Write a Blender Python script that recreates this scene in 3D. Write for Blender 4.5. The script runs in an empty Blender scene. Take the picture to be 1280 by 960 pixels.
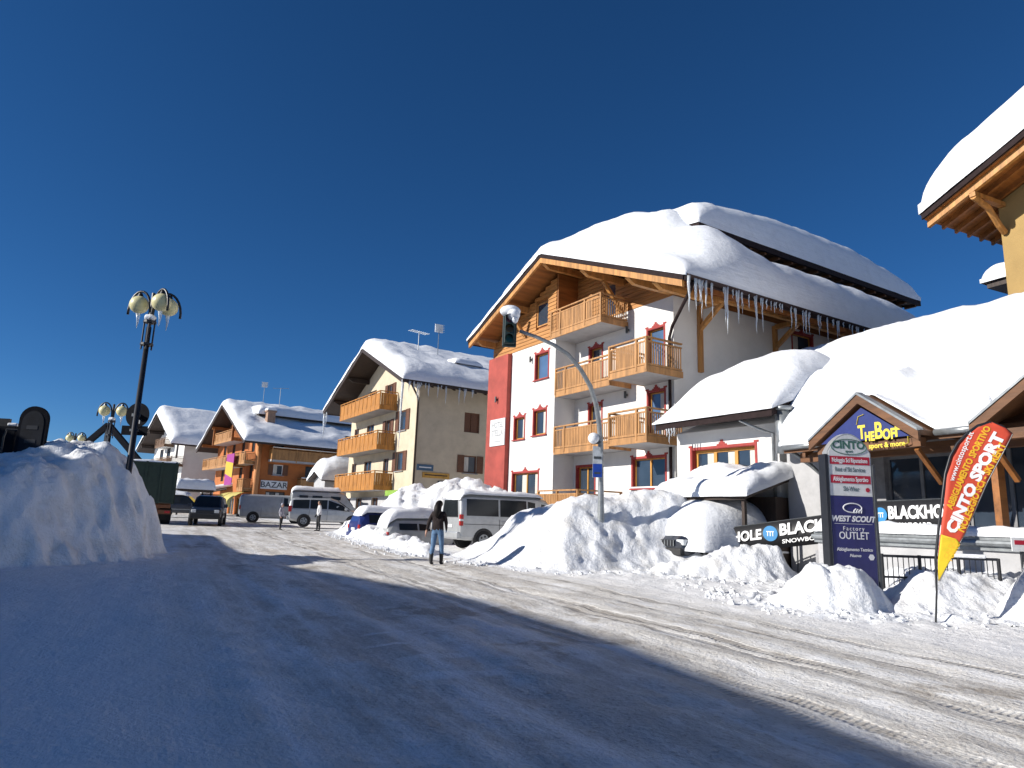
import bpy, bmesh, math, random
from mathutils import Vector, Matrix, noise
random.seed(7)
SC = bpy.context.scene
COL = SC.collection

# ------------------------------------------------------------------ camera
F_PX, CX, CY, EYE = 860.0, 640.0, 480.0, 1.6
ROLL, PITCH = math.radians(2.0), math.radians(11.3)
CD = Vector((0, math.cos(PITCH), math.sin(PITCH)))
_r0 = Vector((1, 0, 0)); _u0 = _r0.cross(CD)
CR = _r0*math.cos(ROLL) + _u0*math.sin(ROLL)
CU = -_r0*math.sin(ROLL) + _u0*math.cos(ROLL)
cam = bpy.data.cameras.new('camera')
cam.sensor_width = 36.0
cam.lens = F_PX/1280*36.0
cam.clip_start = 0.05; cam.clip_end = 3000
camo = bpy.data.objects.new('camera', cam); COL.objects.link(camo)
m = Matrix.Identity(4)
for i in range(3):
    m[i][0] = CR[i]; m[i][1] = CU[i]; m[i][2] = -CD[i]
m[2][3] = EYE
camo.matrix_world = m
SC.camera = camo

# ------------------------------------------------------------------ sky, sun, exposure
SUN_EL = math.radians(25.0)          # sun stands to the left, a little behind the camera
SUN_H = Vector((-0.956, -0.292, 0))  # horizontal direction towards the sun
world = bpy.data.worlds.new('World'); SC.world = world; world.use_nodes = True
wn = world.node_tree.nodes; wl = world.node_tree.links
bg = wn['Background']
sky = wn.new('ShaderNodeTexSky'); sky.sky_type = 'NISHITA'; sky.sun_disc = False
sky.sun_elevation = SUN_EL; sky.sun_rotation = math.atan2(SUN_H.x, SUN_H.y)
sky.altitude = 3000; sky.air_density = 1.0; sky.dust_density = 0.0; sky.ozone_density = 7.0
hs = wn.new('ShaderNodeHueSaturation'); hs.inputs['Saturation'].default_value = 1.12
wl.new(sky.outputs[0], hs.inputs['Color']); wl.new(hs.outputs[0], bg.inputs[0]); bg.inputs[1].default_value = 0.069
sun = bpy.data.lights.new('sun', 'SUN'); sun.energy = 4.8; sun.angle = math.radians(0.53); sun.color = (1.0, 0.95, 0.87)
suno = bpy.data.objects.new('sun', sun); COL.objects.link(suno)
suno.rotation_euler = Vector((-SUN_H.x*math.cos(SUN_EL), -SUN_H.y*math.cos(SUN_EL), -math.sin(SUN_EL))).to_track_quat('-Z', 'Y').to_euler()
suno.location = (-40, -20, 40)
SC.view_settings.view_transform = 'Standard'; SC.view_settings.look = 'None'
SC.view_settings.gamma = 1.0; SC.view_settings.exposure = 0.42; SC.view_settings.use_curve_mapping = False

# ------------------------------------------------------------------ pixel helpers (1280 x 960 photograph)
CAM = Vector((0, 0, EYE))
def ray(px, py):
    v = CD*F_PX + CR*(px-CX) - CU*(py-CY)
    return v/v.y
def P(px, py, d): return CAM + ray(px, py)*d
SL = 0.018
def gz(x, y): return SL*max(-30.0, min(95.0, y))
def G(px, py):
    r = ray(px, py); t = EYE/(SL - r.z)
    return CAM + r*t
class Frame:
    """local x = into the building, y = along its front to the left, z = up"""
    def __init__(s, o, deg):
        a = math.radians(deg); s.deg = deg; s.rot = a
        s.o = Vector((o.x, o.y, 0)); s.b = Vector((math.cos(a), math.sin(a), 0)); s.a = Vector((-math.sin(a), math.cos(a), 0))
    def W(s, x, y, z): return s.o + s.b*x + s.a*y + Vector((0, 0, z))
    def L(s, p):
        q = Vector(p) - s.o; return Vector((q.dot(s.b), q.dot(s.a), q.z))
    def front(s, px, py, x=0.0):
        r = ray(px, py); t = (x - (CAM-s.o).dot(s.b))/r.dot(s.b); p = CAM + r*t
        return (p-s.o).dot(s.a), p.z
    def side(s, px, py, y=0.0):
        r = ray(px, py); t = (y - (CAM-s.o).dot(s.a))/r.dot(s.a); p = CAM + r*t
        return (p-s.o).dot(s.b), p.z

# ------------------------------------------------------------------ materials
MATS = {}
def mat(name, col, rough=0.6, var=0.12, scale=6.0, bump=0.0, bscale=None, metal=0.0, spec=0.5, stretch=None, col2=None, coat=0.0, detail=6.0):
    if name in MATS: return MATS[name]
    M = bpy.data.materials.new(name); M.use_nodes = True
    n, l = M.node_tree.nodes, M.node_tree.links
    b = n['Principled BSDF']
    b.inputs['Roughness'].default_value = rough; b.inputs['Metallic'].default_value = metal
    b.inputs['Specular IOR Level'].default_value = spec; b.inputs['Coat Weight'].default_value = coat
    tc = n.new('ShaderNodeTexCoord'); mp = n.new('ShaderNodeMapping')
    l.new(tc.outputs['Object'], mp.inputs[0])
    if stretch: mp.inputs['Scale'].default_value = stretch
    nz = n.new('ShaderNodeTexNoise'); nz.inputs['Scale'].default_value = scale; nz.inputs['Detail'].default_value = detail
    nz.inputs['Roughness'].default_value = 0.65
    l.new(mp.outputs[0], nz.inputs[0])
    rp = n.new('ShaderNodeValToRGB')
    c2 = col2 or tuple(max(0, c*(1-2.2*var)) for c in col); c1 = tuple(min(1, c*(1+var*0.6)) for c in col)
    rp.color_ramp.elements[0].color = (*c2, 1); rp.color_ramp.elements[0].position = 0.3
    rp.color_ramp.elements[1].color = (*c1, 1); rp.color_ramp.elements[1].position = 0.62
    l.new(nz.outputs[0], rp.inputs[0]); l.new(rp.outputs[0], b.inputs['Base Color'])
    if bump:
        nb = n.new('ShaderNodeTexNoise'); nb.inputs['Scale'].default_value = bscale or scale*4; nb.inputs['Detail'].default_value = 8
        l.new(mp.outputs[0], nb.inputs[0])
        bp = n.new('ShaderNodeBump'); bp.inputs['Strength'].default_value = bump; bp.inputs['Distance'].default_value = 0.03
        l.new(nb.outputs[0], bp.inputs['Height']); l.new(bp.outputs[0], b.inputs['Normal'])
    MATS[name] = M
    return M
def snow_mat(name, col=(0.80, 0.82, 0.85), fine=0.5, coarse=0.5, dirt=0.0, layer=0.3):
    M = bpy.data.materials.new(name); M.use_nodes = True
    n, l = M.node_tree.nodes, M.node_tree.links; b = n['Principled BSDF']
    b.inputs['Roughness'].default_value = 0.55; b.inputs['Specular IOR Level'].default_value = 0.25
    tc = n.new('ShaderNodeTexCoord')
    n1 = n.new('ShaderNodeTexNoise'); n1.inputs['Scale'].default_value = 2.2; n1.inputs['Detail'].default_value = 9; n1.inputs['Roughness'].default_value = 0.6
    n2 = n.new('ShaderNodeTexNoise'); n2.inputs['Scale'].default_value = 26; n2.inputs['Detail'].default_value = 6
    for k in (n1, n2): l.new(tc.outputs['Object'], k.inputs[0])
    b1 = n.new('ShaderNodeBump'); b1.inputs['Strength'].default_value = coarse; b1.inputs['Distance'].default_value = 0.12
    b2 = n.new('ShaderNodeBump'); b2.inputs['Strength'].default_value = fine; b2.inputs['Distance'].default_value = 0.02
    l.new(n1.outputs[0], b1.inputs['Height']); l.new(n2.outputs[0], b2.inputs['Height'])
    mp = n.new('ShaderNodeMapping'); mp.inputs['Scale'].default_value = (.45, .45, 5.0); l.new(tc.outputs['Object'], mp.inputs[0])
    n3 = n.new('ShaderNodeTexNoise'); n3.inputs['Scale'].default_value = 1.6; n3.inputs['Detail'].default_value = 7; n3.inputs['Roughness'].default_value = .62; l.new(mp.outputs[0], n3.inputs[0])
    b3 = n.new('ShaderNodeBump'); b3.inputs['Strength'].default_value = layer; b3.inputs['Distance'].default_value = 0.10   # settled layers show on steep faces
    l.new(n3.outputs[0], b3.inputs['Height']); l.new(b3.outputs[0], b1.inputs['Normal'])
    l.new(b1.outputs[0], b2.inputs['Normal']); l.new(b2.outputs[0], b.inputs['Normal'])
    rp = n.new('ShaderNodeValToRGB')
    lo = tuple(c*(0.93-dirt) * f for c, f in zip(col, (1.0, 0.97, 0.92) if dirt else (1, 1, 1)))
    rp.color_ramp.elements[0].color = (*lo, 1); rp.color_ramp.elements[0].position = 0.33
    rp.color_ramp.elements[1].color = (*col, 1); rp.color_ramp.elements[1].position = 0.55
    l.new(n1.outputs[0], rp.inputs[0]); l.new(rp.outputs[0], b.inputs['Base Color'])
    MATS[name] = M
    return M
def glass_mat(name, col=(0.02, 0.03, 0.045), rough=0.06):
    M = bpy.data.materials.new(name); M.use_nodes = True
    n, l = M.node_tree.nodes, M.node_tree.links; b = n['Principled BSDF']
    tc = n.new('ShaderNodeTexCoord'); nz = n.new('ShaderNodeTexNoise'); nz.inputs['Scale'].default_value = 1.4
    l.new(tc.outputs['Object'], nz.inputs[0])
    mx = n.new('ShaderNodeMix'); mx.data_type = 'RGBA'
    mx.inputs[6].default_value = (*col, 1); mx.inputs[7].default_value = (*[min(1, c*1.9+.01) for c in col], 1)
    l.new(nz.outputs[0], mx.inputs[0]); l.new(mx.outputs[2], b.inputs['Base Color'])
    b.inputs['Roughness'].default_value = rough; b.inputs['Specular IOR Level'].default_value = 0.7
    MATS[name] = M
    return M
def ice_mat():
    M = bpy.data.materials.new('ice'); M.use_nodes = True
    n, l = M.node_tree.nodes, M.node_tree.links; b = n['Principled BSDF']
    tc = n.new('ShaderNodeTexCoord'); nz = n.new('ShaderNodeTexNoise'); nz.inputs['Scale'].default_value = 9
    l.new(tc.outputs['Object'], nz.inputs[0])
    bp = n.new('ShaderNodeBump'); bp.inputs['Strength'].default_value = 0.4; bp.inputs['Distance'].default_value = 0.03
    l.new(nz.outputs[0], bp.inputs['Height']); l.new(bp.outputs[0], b.inputs['Normal'])
    b.inputs['Base Color'].default_value = (0.86, 0.91, 0.95, 1); b.inputs['Roughness'].default_value = 0.12
    b.inputs['Transmission Weight'].default_value = 0.55; b.inputs['IOR'].default_value = 1.31
    MATS['ice'] = M
    return M
SNOW = snow_mat('snow_smooth', fine=0.4, coarse=0.45, layer=.4)
SNOWR = snow_mat('snow_rough', fine=0.8, coarse=0.9, dirt=0.07, layer=.15)
ICE = ice_mat()
GLASS = glass_mat('window_glass')
CGLASS = glass_mat('car_glass', (0.008, 0.010, 0.012), 0.1)
CGLASS.node_tree.nodes['Principled BSDF'].inputs['Specular IOR Level'].default_value = 0.3
GLASSB = glass_mat('blue_glass', (0.05, 0.09, 0.16))
CURT = mat('curtain', (0.55, 0.53, 0.48), 0.8, 0.1, 8, stretch=(1, 8, .3))
WHITE = mat('white_plaster', (0.71, 0.70, 0.675), 0.85, 0.04, 0.9, bump=0.25, bscale=30)
RED = mat('red_plaster', (0.36, 0.065, 0.048), 0.8, 0.14, 1.1, bump=0.3, bscale=25)
REDT = mat('red_trim', (0.33, 0.035, 0.03), 0.7, 0.12, 5)
WOOD = mat('honey_wood', (0.50, 0.235, 0.065), 0.55, 0.22, 5, bump=0.2, stretch=(1, 1, 0.12))
WOODH = mat('honey_wood_boards', (0.47, 0.215, 0.06), 0.55, 0.20, 5, bump=0.2, stretch=(1, 0.12, 1))
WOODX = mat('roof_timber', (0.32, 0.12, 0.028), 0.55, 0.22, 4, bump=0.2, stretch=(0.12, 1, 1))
BALW = mat('balcony_wood', (0.43, 0.215, 0.075), 0.55, 0.22, 5, bump=0.2, stretch=(1, 1, 0.15))
BALO = mat('orange_balcony_wood', (0.46, 0.195, 0.035), 0.5, 0.22, 6, bump=0.2, stretch=(1, 1, 0.2))
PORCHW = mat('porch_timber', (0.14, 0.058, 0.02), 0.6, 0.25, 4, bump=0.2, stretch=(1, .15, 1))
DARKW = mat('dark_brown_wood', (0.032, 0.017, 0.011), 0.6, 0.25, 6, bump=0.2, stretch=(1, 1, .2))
SHUT = mat('shutter_brown', (0.135, 0.052, 0.022), 0.55, 0.2, 8, bump=0.2, stretch=(1, 1, 4))
FASC = mat('fascia_dark_metal', (0.03, 0.02, 0.02), 0.75, 0.15, 6, spec=0.1)
ZINC = mat('zinc_gutter', (0.32, 0.34, 0.35), 0.4, 0.15, 5, metal=0.6)
GREY = mat('grey_concrete', (0.30, 0.30, 0.31), 0.85, 0.12, 3, bump=0.4)
GREYD = mat('grey_render', (0.42, 0.42, 0.43), 0.85, 0.07, 2, bump=0.3)  # one even grey render for slabs, annex roof and parapets
CREAM = mat('cream_plaster', (0.57, 0.49, 0.36), 0.85, 0.07, 1.2, bump=0.3, bscale=30)
ORANGE = mat('orange_plaster', (0.42, 0.135, 0.035), 0.85, 0.10, 1.4, bump=0.3, bscale=25)
YELLOW = mat('yellow_plaster', (0.37, 0.245, 0.09), 0.85, 0.05, 1.2, bump=0.3, bscale=30)
YFRAME = mat('yellow_wood_frame', (0.55, 0.27, 0.05), 0.5, 0.15, 8, stretch=(1, 1, .2))
MATBLK = mat('matt_black', (0.012, 0.013, 0.017), 0.9, 0.15, 8, spec=0.08)
BLACK = mat('black_metal', (0.013, 0.014, 0.018), 0.4, 0.15, 10)
DKGREY = mat('dark_grey_metal', (0.05, 0.055, 0.06), 0.4, 0.15, 10)
STEEL = mat('galvanised_steel', (0.30, 0.32, 0.33), 0.42, 0.15, 7, metal=0.5)
RUBBER = mat('tyre_rubber', (0.015, 0.015, 0.016), 0.85, 0.15, 20)
SILVER = mat('silver_paint', (0.46, 0.47, 0.47), 0.32, 0.08, 3, metal=0.35, coat=0.4)
GREYP = mat('grey_paint', (0.40, 0.41, 0.41), 0.35, 0.08, 3, metal=0.2, coat=0.3)
WPAINT = mat('white_paint', (0.72, 0.73, 0.73), 0.35, 0.06, 4, coat=0.3)
DPAINT = mat('dark_blue_paint', (0.017, 0.022, 0.035), 0.28, 0.15, 4, coat=0.5)
BPAINT = mat('blue_paint', (0.02, 0.035, 0.16), 0.3, 0.12, 4, coat=0.5)
PLAST = mat('black_plastic', (0.02, 0.02, 0.021), 0.6, 0.15, 10)
LAMPR = mat('red_lens', (0.45, 0.015, 0.012), 0.2, 0.1, 14)
LAMPW = mat('clear_lens', (0.62, 0.65, 0.66), 0.12, 0.1, 14)
GLOBE = mat('lamp_globe', (0.72, 0.66, 0.36), 0.35, 0.05, 4)

# ------------------------------------------------------------------ mesh builder
class MB:
    def __init__(s): s.v = []; s.f = []; s.mi = []
    def add(s, vs, fs, mi=0):
        o = len(s.v); s.v += [tuple(p) for p in vs]
        for f in fs: s.f.append(tuple(i+o for i in f)); s.mi.append(mi)
        return s
    def box(s, x0, x1, y0, y1, z0, z1, mi=0):
        return s.add([(x0,y0,z0),(x1,y0,z0),(x1,y1,z0),(x0,y1,z0),(x0,y0,z1),(x1,y0,z1),(x1,y1,z1),(x0,y1,z1)],
                     [(0,3,2,1),(4,5,6,7),(0,1,5,4),(1,2,6,5),(2,3,7,6),(3,0,4,7)], mi)
    def hexa(s, p, mi=0):   # 4 bottom + 4 top points
        return s.add(p, [(0,3,2,1),(4,5,6,7),(0,1,5,4),(1,2,6,5),(2,3,7,6),(3,0,4,7)], mi)
    def beam(s, p, q, w, h, up=(0,0,1), mi=0):
        p, q = Vector(p), Vector(q); d = (q-p).normalized(); u = Vector(up)
        sd = d.cross(u)
        if sd.length < 1e-4: sd = d.cross(Vector((1,0,0)))
        sd.normalize(); u = sd.cross(d)
        a, b = sd*(w/2), u*(h/2)
        return s.hexa([p-a-b, p+a-b, q+a-b, q-a-b, p-a+b, p+a+b, q+a+b, q-a+b], mi)
    def prism(s, poly, axis, a, b, mi=0):
        """poly: 2-D list; axis 'x': poly=(y,z) 'y': poly=(x,z) 'z': poly=(x,y)"""
        def pt(u, v, w): return {'x': (w,u,v), 'y': (u,w,v), 'z': (u,v,w)}[axis]
        n = len(poly)
        vs = [pt(u, v, a) for u, v in poly] + [pt(u, v, b) for u, v in poly]
        fs = [tuple(range(n))[::-1], tuple(range(n, 2*n))] + [(i, (i+1) % n, n+(i+1) % n, n+i) for i in range(n)]
        return s.add(vs, fs, mi)
    def tube(s, pts, r, n=10, mi=0, caps=True):
        pts = [Vector(p) for p in pts]; rs = r if isinstance(r, (list, tuple)) else [r]*len(pts)
        vs, fs = [], []; prev = None
        for i, p in enumerate(pts):
            d = (pts[min(i+1, len(pts)-1)] - pts[max(i-1, 0)]).normalized()
            u = prev if prev is not None else (Vector((0,0,1)) if abs(d.z) < .9 else Vector((1,0,0)))
            a = d.cross(u).normalized(); u = a.cross(d).normalized(); prev = u
            for k in range(n):
                t = 2*math.pi*k/n; vs.append(p + (a*math.cos(t) + u*math.sin(t))*rs[i])
        for i in range(len(pts)-1):
            for k in range(n): fs.append((i*n+k, i*n+(k+1) % n, (i+1)*n+(k+1) % n, (i+1)*n+k))
        if caps: fs += [tuple(range(n))[::-1], tuple(range((len(pts)-1)*n, len(pts)*n))]
        return s.add(vs, fs, mi)
    def lathe(s, prof, c=(0,0,0), n=20, mi=0):   # prof: (r,z)
        return s.tube_prof([(Vector(c)+Vector((0,0,z)), r) for r, z in prof], n, mi)
    def tube_prof(s, pr, n, mi):
        vs, fs = [], []
        for p, r in pr:
            for k in range(n):
                t = 2*math.pi*k/n; vs.append((p[0]+r*math.cos(t), p[1]+r*math.sin(t), p[2]))
        for i in range(len(pr)-1):
            for k in range(n): fs.append((i*n+k, i*n+(k+1) % n, (i+1)*n+(k+1) % n, (i+1)*n+k))
        fs += [tuple(range(n))[::-1], tuple(range((len(pr)-1)*n, len(pr)*n))]
        return s.add(vs, fs, mi)
    def sphere(s, c, r, n=16, m=10, sc=(1,1,1), mi=0):
        return s.add([(c[0]+sc[0]*r*math.sin(math.pi*max(.02, min(m-.02, j))/m)*math.cos(2*math.pi*k/n),
                       c[1]+sc[1]*r*math.sin(math.pi*max(.02, min(m-.02, j))/m)*math.sin(2*math.pi*k/n),
                       c[2]+sc[2]*r*math.cos(math.pi*j/m)) for j in range(m+1) for k in range(n)],
                     [(j*n+k, (j+1)*n+k, (j+1)*n+(k+1) % n, j*n+(k+1) % n) for j in range(m) for k in range(n)], mi)
    def disc(s, c, r, nrm, th, n=24, mi=0):
        c, d = Vector(c), Vector(nrm).normalized()
        return s.tube([c-d*th/2, c+d*th/2], r, n, mi)
    def build(s, name, mats, parent=None, smooth=False, bevel=0.0, seg=2, recalc=True):
        me = bpy.data.meshes.new(name); me.from_pydata(s.v, [], s.f)
        mats = mats if isinstance(mats, (list, tuple)) else [mats]
        for q in mats: me.materials.append(q)
        if len(mats) > 1: me.polygons.foreach_set('material_index', s.mi)
        if recalc:
            bm = bmesh.new(); bm.from_mesh(me); bmesh.ops.recalc_face_normals(bm, faces=bm.faces); bm.to_mesh(me); bm.free()
        if smooth: me.polygons.foreach_set('use_smooth', [True]*len(me.polygons))
        ob = bpy.data.objects.new(name, me); COL.objects.link(ob)
        if parent: ob.parent = parent
        if bevel:
            bv = ob.modifiers.new('bevel', 'BEVEL'); bv.width = bevel; bv.segments = seg; bv.limit_method = 'ANGLE'; bv.angle_limit = math.radians(35)
            bv.harden_normals = False
        return ob
def tag(o, label=None, cat=None, group=None, kind=None):
    if label: o['label'] = label
    if cat: o['category'] = cat
    if group: o['group'] = group
    if kind: o['kind'] = kind
    return o
def thing(name, label, cat, loc=(0,0,0), rz=0.0, group=None):
    o = bpy.data.objects.new(name, None); COL.objects.link(o)
    o.empty_display_size = 0.3
    o.location = loc; o.rotation_euler = (0, 0, rz)
    return tag(o, label, cat, group)
def copy_tree(o, parent=None):
    c = o.copy(); COL.objects.link(c); c.parent = parent
    for ch in list(o.children): copy_tree(ch, c)
    return c
def carve(ob, boxes):
    """cut window recesses (list of 6-tuples) out of a wall solid"""
    if not boxes: return ob
    cm = MB()
    for b in boxes: cm.box(*b)
    cut = cm.build('cutter', WHITE)
    md = ob.modifiers.new('b', 'BOOLEAN'); md.operation = 'DIFFERENCE'; md.solver = 'EXACT'; md.object = cut
    par = ob.parent; ob.parent = None
    dg = bpy.context.evaluated_depsgraph_get(); dg.update()
    me = bpy.data.meshes.new_from_object(ob.evaluated_get(dg))
    ob.modifiers.clear(); old = ob.data; ob.data = me; me.name = old.name
    ob.parent = par
    cm_ = cut.data; bpy.data.objects.remove(cut); bpy.data.meshes.remove(cm_)
    return ob
def text_mesh(txt, size, M, name, parent, loc, mx, bold=0.0, width=1.0, align='CENTER', extr=0.004, shear=0.0, space=1.0):
    """flat lettering as mesh; mx = 3x3 orientation matrix (columns: reading direction, up, towards viewer)"""
    cu = bpy.data.curves.new('t', 'FONT'); cu.body = txt; cu.size = size; cu.align_x = align; cu.align_y = 'CENTER'
    cu.offset = bold; cu.extrude = extr; cu.shear = shear; cu.space_character = space; cu.resolution_u = 3
    t = bpy.data.objects.new('t', cu); COL.objects.link(t)
    dg = bpy.context.evaluated_depsgraph_get(); dg.update()
    me = bpy.data.meshes.new_from_object(t.evaluated_get(dg))
    bpy.data.objects.remove(t); bpy.data.curves.remove(cu)
    me.transform(Matrix.Diagonal((width, 1, 1, 1)))
    me.transform(mx.to_4x4()); me.transform(Matrix.Translation(loc))
    me.materials.clear(); me.materials.append(M); me.name = name
    o = bpy.data.objects.new(name, me); COL.objects.link(o); o.parent = parent
    return o
def cols(a, b, c): return Matrix((a, b, c)).transposed()
FRONTM = cols(Vector((0,-1,0)), Vector((0,0,1)), Vector((-1,0,0)))   # on a front wall (reads along -y, faces -x)
SIDEM = cols(Vector((1,0,0)), Vector((0,0,1)), Vector((0,-1,0)))     # on a side wall (reads along +x, faces -y)

def sstep(t): t = max(0.0, min(1.0, t)); return t*t*(3-2*t)
def fbm(x, y, z=0.0, o=4): return noise.fractal(Vector((x, y, z)), 0.9, 2.1, o)
def snow_cap(name, parent, x0, x1, y0, y1, base, thick, r=0.7, nx=40, ny=30, rough=0.06, M=None, over=0.10, seed=0.0, rx0=None, rx1=None, ry0=None, ry1=None, freq=0.8, ywarp=None):
    """thick snow slab on a roof: base(x,y) roof surface, thick(x,y) depth, rounded shoulders"""
    x0 -= over; x1 += over; y0 -= over; y1 += over
    rs = [r if q is None else q for q in (rx0, rx1, ry0, ry1)]
    def grid(a, b, n):   # denser towards the edges
        return [a + (b-a)*(0.5-0.5*math.cos(math.pi*i/n))*0.6 + (b-a)*i/n*0.4 for i in range(n+1)]
    xs, ys = grid(x0, x1, nx), grid(y0, y1, ny)
    def prof(d, rr): 
        if rr <= 0: return 1.0
        t = max(0.0, min(1.0, d/rr)); return math.sqrt(max(0.0, 1-(1-t)**2))
    vs = []
    for X in xs:
        for Y in ys:
            e = prof(X-x0, rs[0])*prof(x1-X, rs[1])*prof(Y-y0, rs[2])*prof(y1-Y, rs[3])
            Y0 = Y
            if ywarp: Y = ywarp(X, Y)
            t = thick(X, Y)*(0.22+0.78*e)
            t += rough*(0.3+e)*fbm(X*freq+seed, Y*freq-seed, seed)
            wob = 0.05*fbm(X*.7, Y*.7, seed+9)
            vs.append((X + (wob if X in (xs[0], xs[-1]) else 0), Y + (wob if Y0 in (ys[0], ys[-1]) else 0), base(X, Y) + max(0.04, t)))
    n1 = ny+1; nt = len(vs)
    fs = [(i*n1+j, (i+1)*n1+j, (i+1)*n1+j+1, i*n1+j+1) for i in range(nx) for j in range(ny)]
    rim = [i*n1 for i in range(nx+1)] + [nx*n1+j for j in range(1, n1)] + [i*n1+ny for i in range(nx-1, -1, -1)] + [j for j in range(ny-1, 0, -1)]
    for k in rim:
        X, Y, Z = vs[k]; vs.append((X, Y, base(max(x0, min(x1, X)), Y if ywarp else max(y0, min(y1, Y)))+0.004))
    nr = len(rim)
    fs += [(rim[i], nt+i, nt+(i+1) % nr, rim[(i+1) % nr]) for i in range(nr)]
    mb = MB(); mb.add(vs, fs)
    return mb.build(name, M or SNOW, parent, smooth=True)
def icicles(parent, spots, name='icicle'):
    for p, ln, r in spots:
        mb = MB(); n = 5
        pts = [Vector(p) + Vector((0.012*math.sin(k*1.7+p[0]*9), 0.012*math.cos(k*2.3+p[1]*7), -ln*k/n)) for k in range(n+1)]
        mb.tube(pts, [r*(1-k/n)**0.8+0.004 for k in range(n+1)], 6)
        mb.build(name, ICE, parent, smooth=True)

# ---- building pieces. A wall face is given by a mapping (a along the wall, o outwards, z up) -> local point
def fmap(kind, plane):
    if kind == 'front': return lambda a, o, z: (plane-o, a, z)
    return lambda a, o, z: (a, plane-o, z)
def wbox(mb, mp, a0, a1, o0, o1, z0, z1, mi=0):
    return mb.hexa([mp(a0,o0,z0), mp(a1,o0,z0), mp(a1,o1,z0), mp(a0,o1,z0), mp(a0,o0,z1), mp(a1,o0,z1), mp(a1,o1,z1), mp(a0,o1,z1)], mi)
def window(parent, kind, plane, a0, a1, z0, z1, deep=0.16, frame=YFRAME, pane=GLASS, trim=None, mull=1, sill=True, shutters=None, curtain=False, snow=False, fw=0.07, name='window', crest=False, transom=None):
    mp = fmap(kind, plane); mb = MB(); e = 0.003
    wbox(mb, mp, a0+e, a0+fw, -deep+e, -deep+.07, z0+e, z1-e); wbox(mb, mp, a1-fw, a1-e, -deep+e, -deep+.07, z0+e, z1-e)
    wbox(mb, mp, a0+fw, a1-fw, -deep+e, -deep+.066, z0+e, z0+fw); wbox(mb, mp, a0+fw, a1-fw, -deep+e, -deep+.066, z1-fw, z1-e)
    for k in range(1, mull+1):
        c = a0+(a1-a0)*k/(mull+1); wbox(mb, mp, c-fw*.55, c+fw*.55, -deep+e, -deep+.075, z0+fw, z1-fw)
    if transom: zt = z0+(z1-z0)*transom; wbox(mb, mp, a0+fw, a1-fw, -deep+e, -deep+.06, zt-.03, zt+.03)
    w = mb.build(name, frame, parent)
    for k in range(mull+1):
        c0 = a0+(a1-a0)*k/(mull+1); c1 = a0+(a1-a0)*(k+1)/(mull+1)
        g = MB(); wbox(g, mp, c0+fw*.6, c1-fw*.6, -deep+.008, -deep+.03, z0+fw, z1-fw); g.build('pane', pane, w)
        if curtain:
            g = MB(); wbox(g, mp, c0+fw*.7, c0+(c1-c0)*.42, -deep+.031, -deep+.034, z0+fw+.02, z1-fw-.02); g.build('curtain', CURT, w)
    if trim:
        t = MB(); b = .085; p0, p1 = .004, .022
        wbox(t, mp, a0-b, a0-.001, p0, p1, z0-.02, z1+b); wbox(t, mp, a1+.001, a1+b, p0, p1, z0-.02, z1+b)
        wbox(t, mp, a0-.001, a1+.001, p0, p1-.003, z1+.001, z1+b)
        # painted reveal
        wbox(t, mp, a0+.001, a0+.014, -deep+.072, p0, z0+.01, z1-.002); wbox(t, mp, a1-.014, a1-.001, -deep+.072, p0, z0+.01, z1-.002)
        wbox(t, mp, a0+.016, a1-.016, -deep+.078, p0-.001, z1-.016, z1-.002)
        if crest:
            c = (a0+a1)/2; h = z1+b+.002
            for (u0, u1, hh) in ((-.22, .22, .05), (-.13, .13, .11), (-.06, .06, .19)): wbox(t, mp, c+u0, c+u1, p0, p1-.006+hh*.02, h, h+hh)
            for sgn, ed in ((1, a0-b), (-1, a1+b)):
                wbox(t, mp, min(ed-sgn*.07, ed+sgn*.12), max(ed-sgn*.07, ed+sgn*.12), p0, p1-.004, h, h+.07)
        t.build('surround', trim, w)
    if sill:
        s = MB(); wbox(s, mp, a0-.12, a1+.12, -deep+.08, .10, z0-.075, z0-.022); s.build('sill', trim or GREY, w)
        if snow:
            s = MB(); wbox(s, mp, a0-.1, a1+.1, -.05, .095, z0-.02, z0+.05); s.build('sill_snow', SNOW, w, bevel=.03)
    if shutters:
        sw = (a1-a0)/2
        for sg, ed in ((-1, a0), (1, a1)):
            s = MB(); b0, b1 = (ed-sw, ed-.01) if sg < 0 else (ed+.01, ed+sw)
            wbox(s, mp, b0, b1, .02, .045, z0, z1)
            for q in (b0, b1-.06): wbox(s, mp, q, q+.06, .046, .06, z0, z1)
            nsl = max(4, int((z1-z0)/.16))
            for q in range(nsl+1):
                zz = z0+(z1-z0-.05)*q/nsl; wbox(s, mp, b0+.06, b1-.06, .046, .056, zz, zz+.05)
            s.build('shutter', shutters, w)
    return w
def rail_panel(mb, p, q, z0, z1, pitch=0.115, bw=0.09, th=0.025, posts=(0.0, 1.0), pw=0.09, open_ends=0.0):
    """boards between two plan points"""
    p, q = Vector((p[0], p[1], 0)), Vector((q[0], q[1], 0)); d = q-p; L = d.length; u = d/L
    mb.beam(p+Vector((0,0,z1)), q+Vector((0,0,z1)), .11, .06); mb.beam(p+Vector((0,0,z1-.16)), q+Vector((0,0,z1-.16)), .05, .06)
    mb.beam(p+Vector((0,0,z0+.1)), q+Vector((0,0,z0+.1)), .055, .08)
    n = max(2, int(L/pitch))
    for k in range(n):
        t = (k+.5)/n; c = p+u*(t*L)
        w = bw if (open_ends < t < 1-open_ends) else bw*.42
        mb.beam(c+Vector((0,0,z0+.1)), c+Vector((0,0,z1-.13)), th, w, up=u)
    for t in posts:
        c = p+u*(t*L); mb.beam(c+Vector((0,0,z0-.12)), c+Vector((0,0,z1+.03)), pw, pw, up=u)
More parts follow.
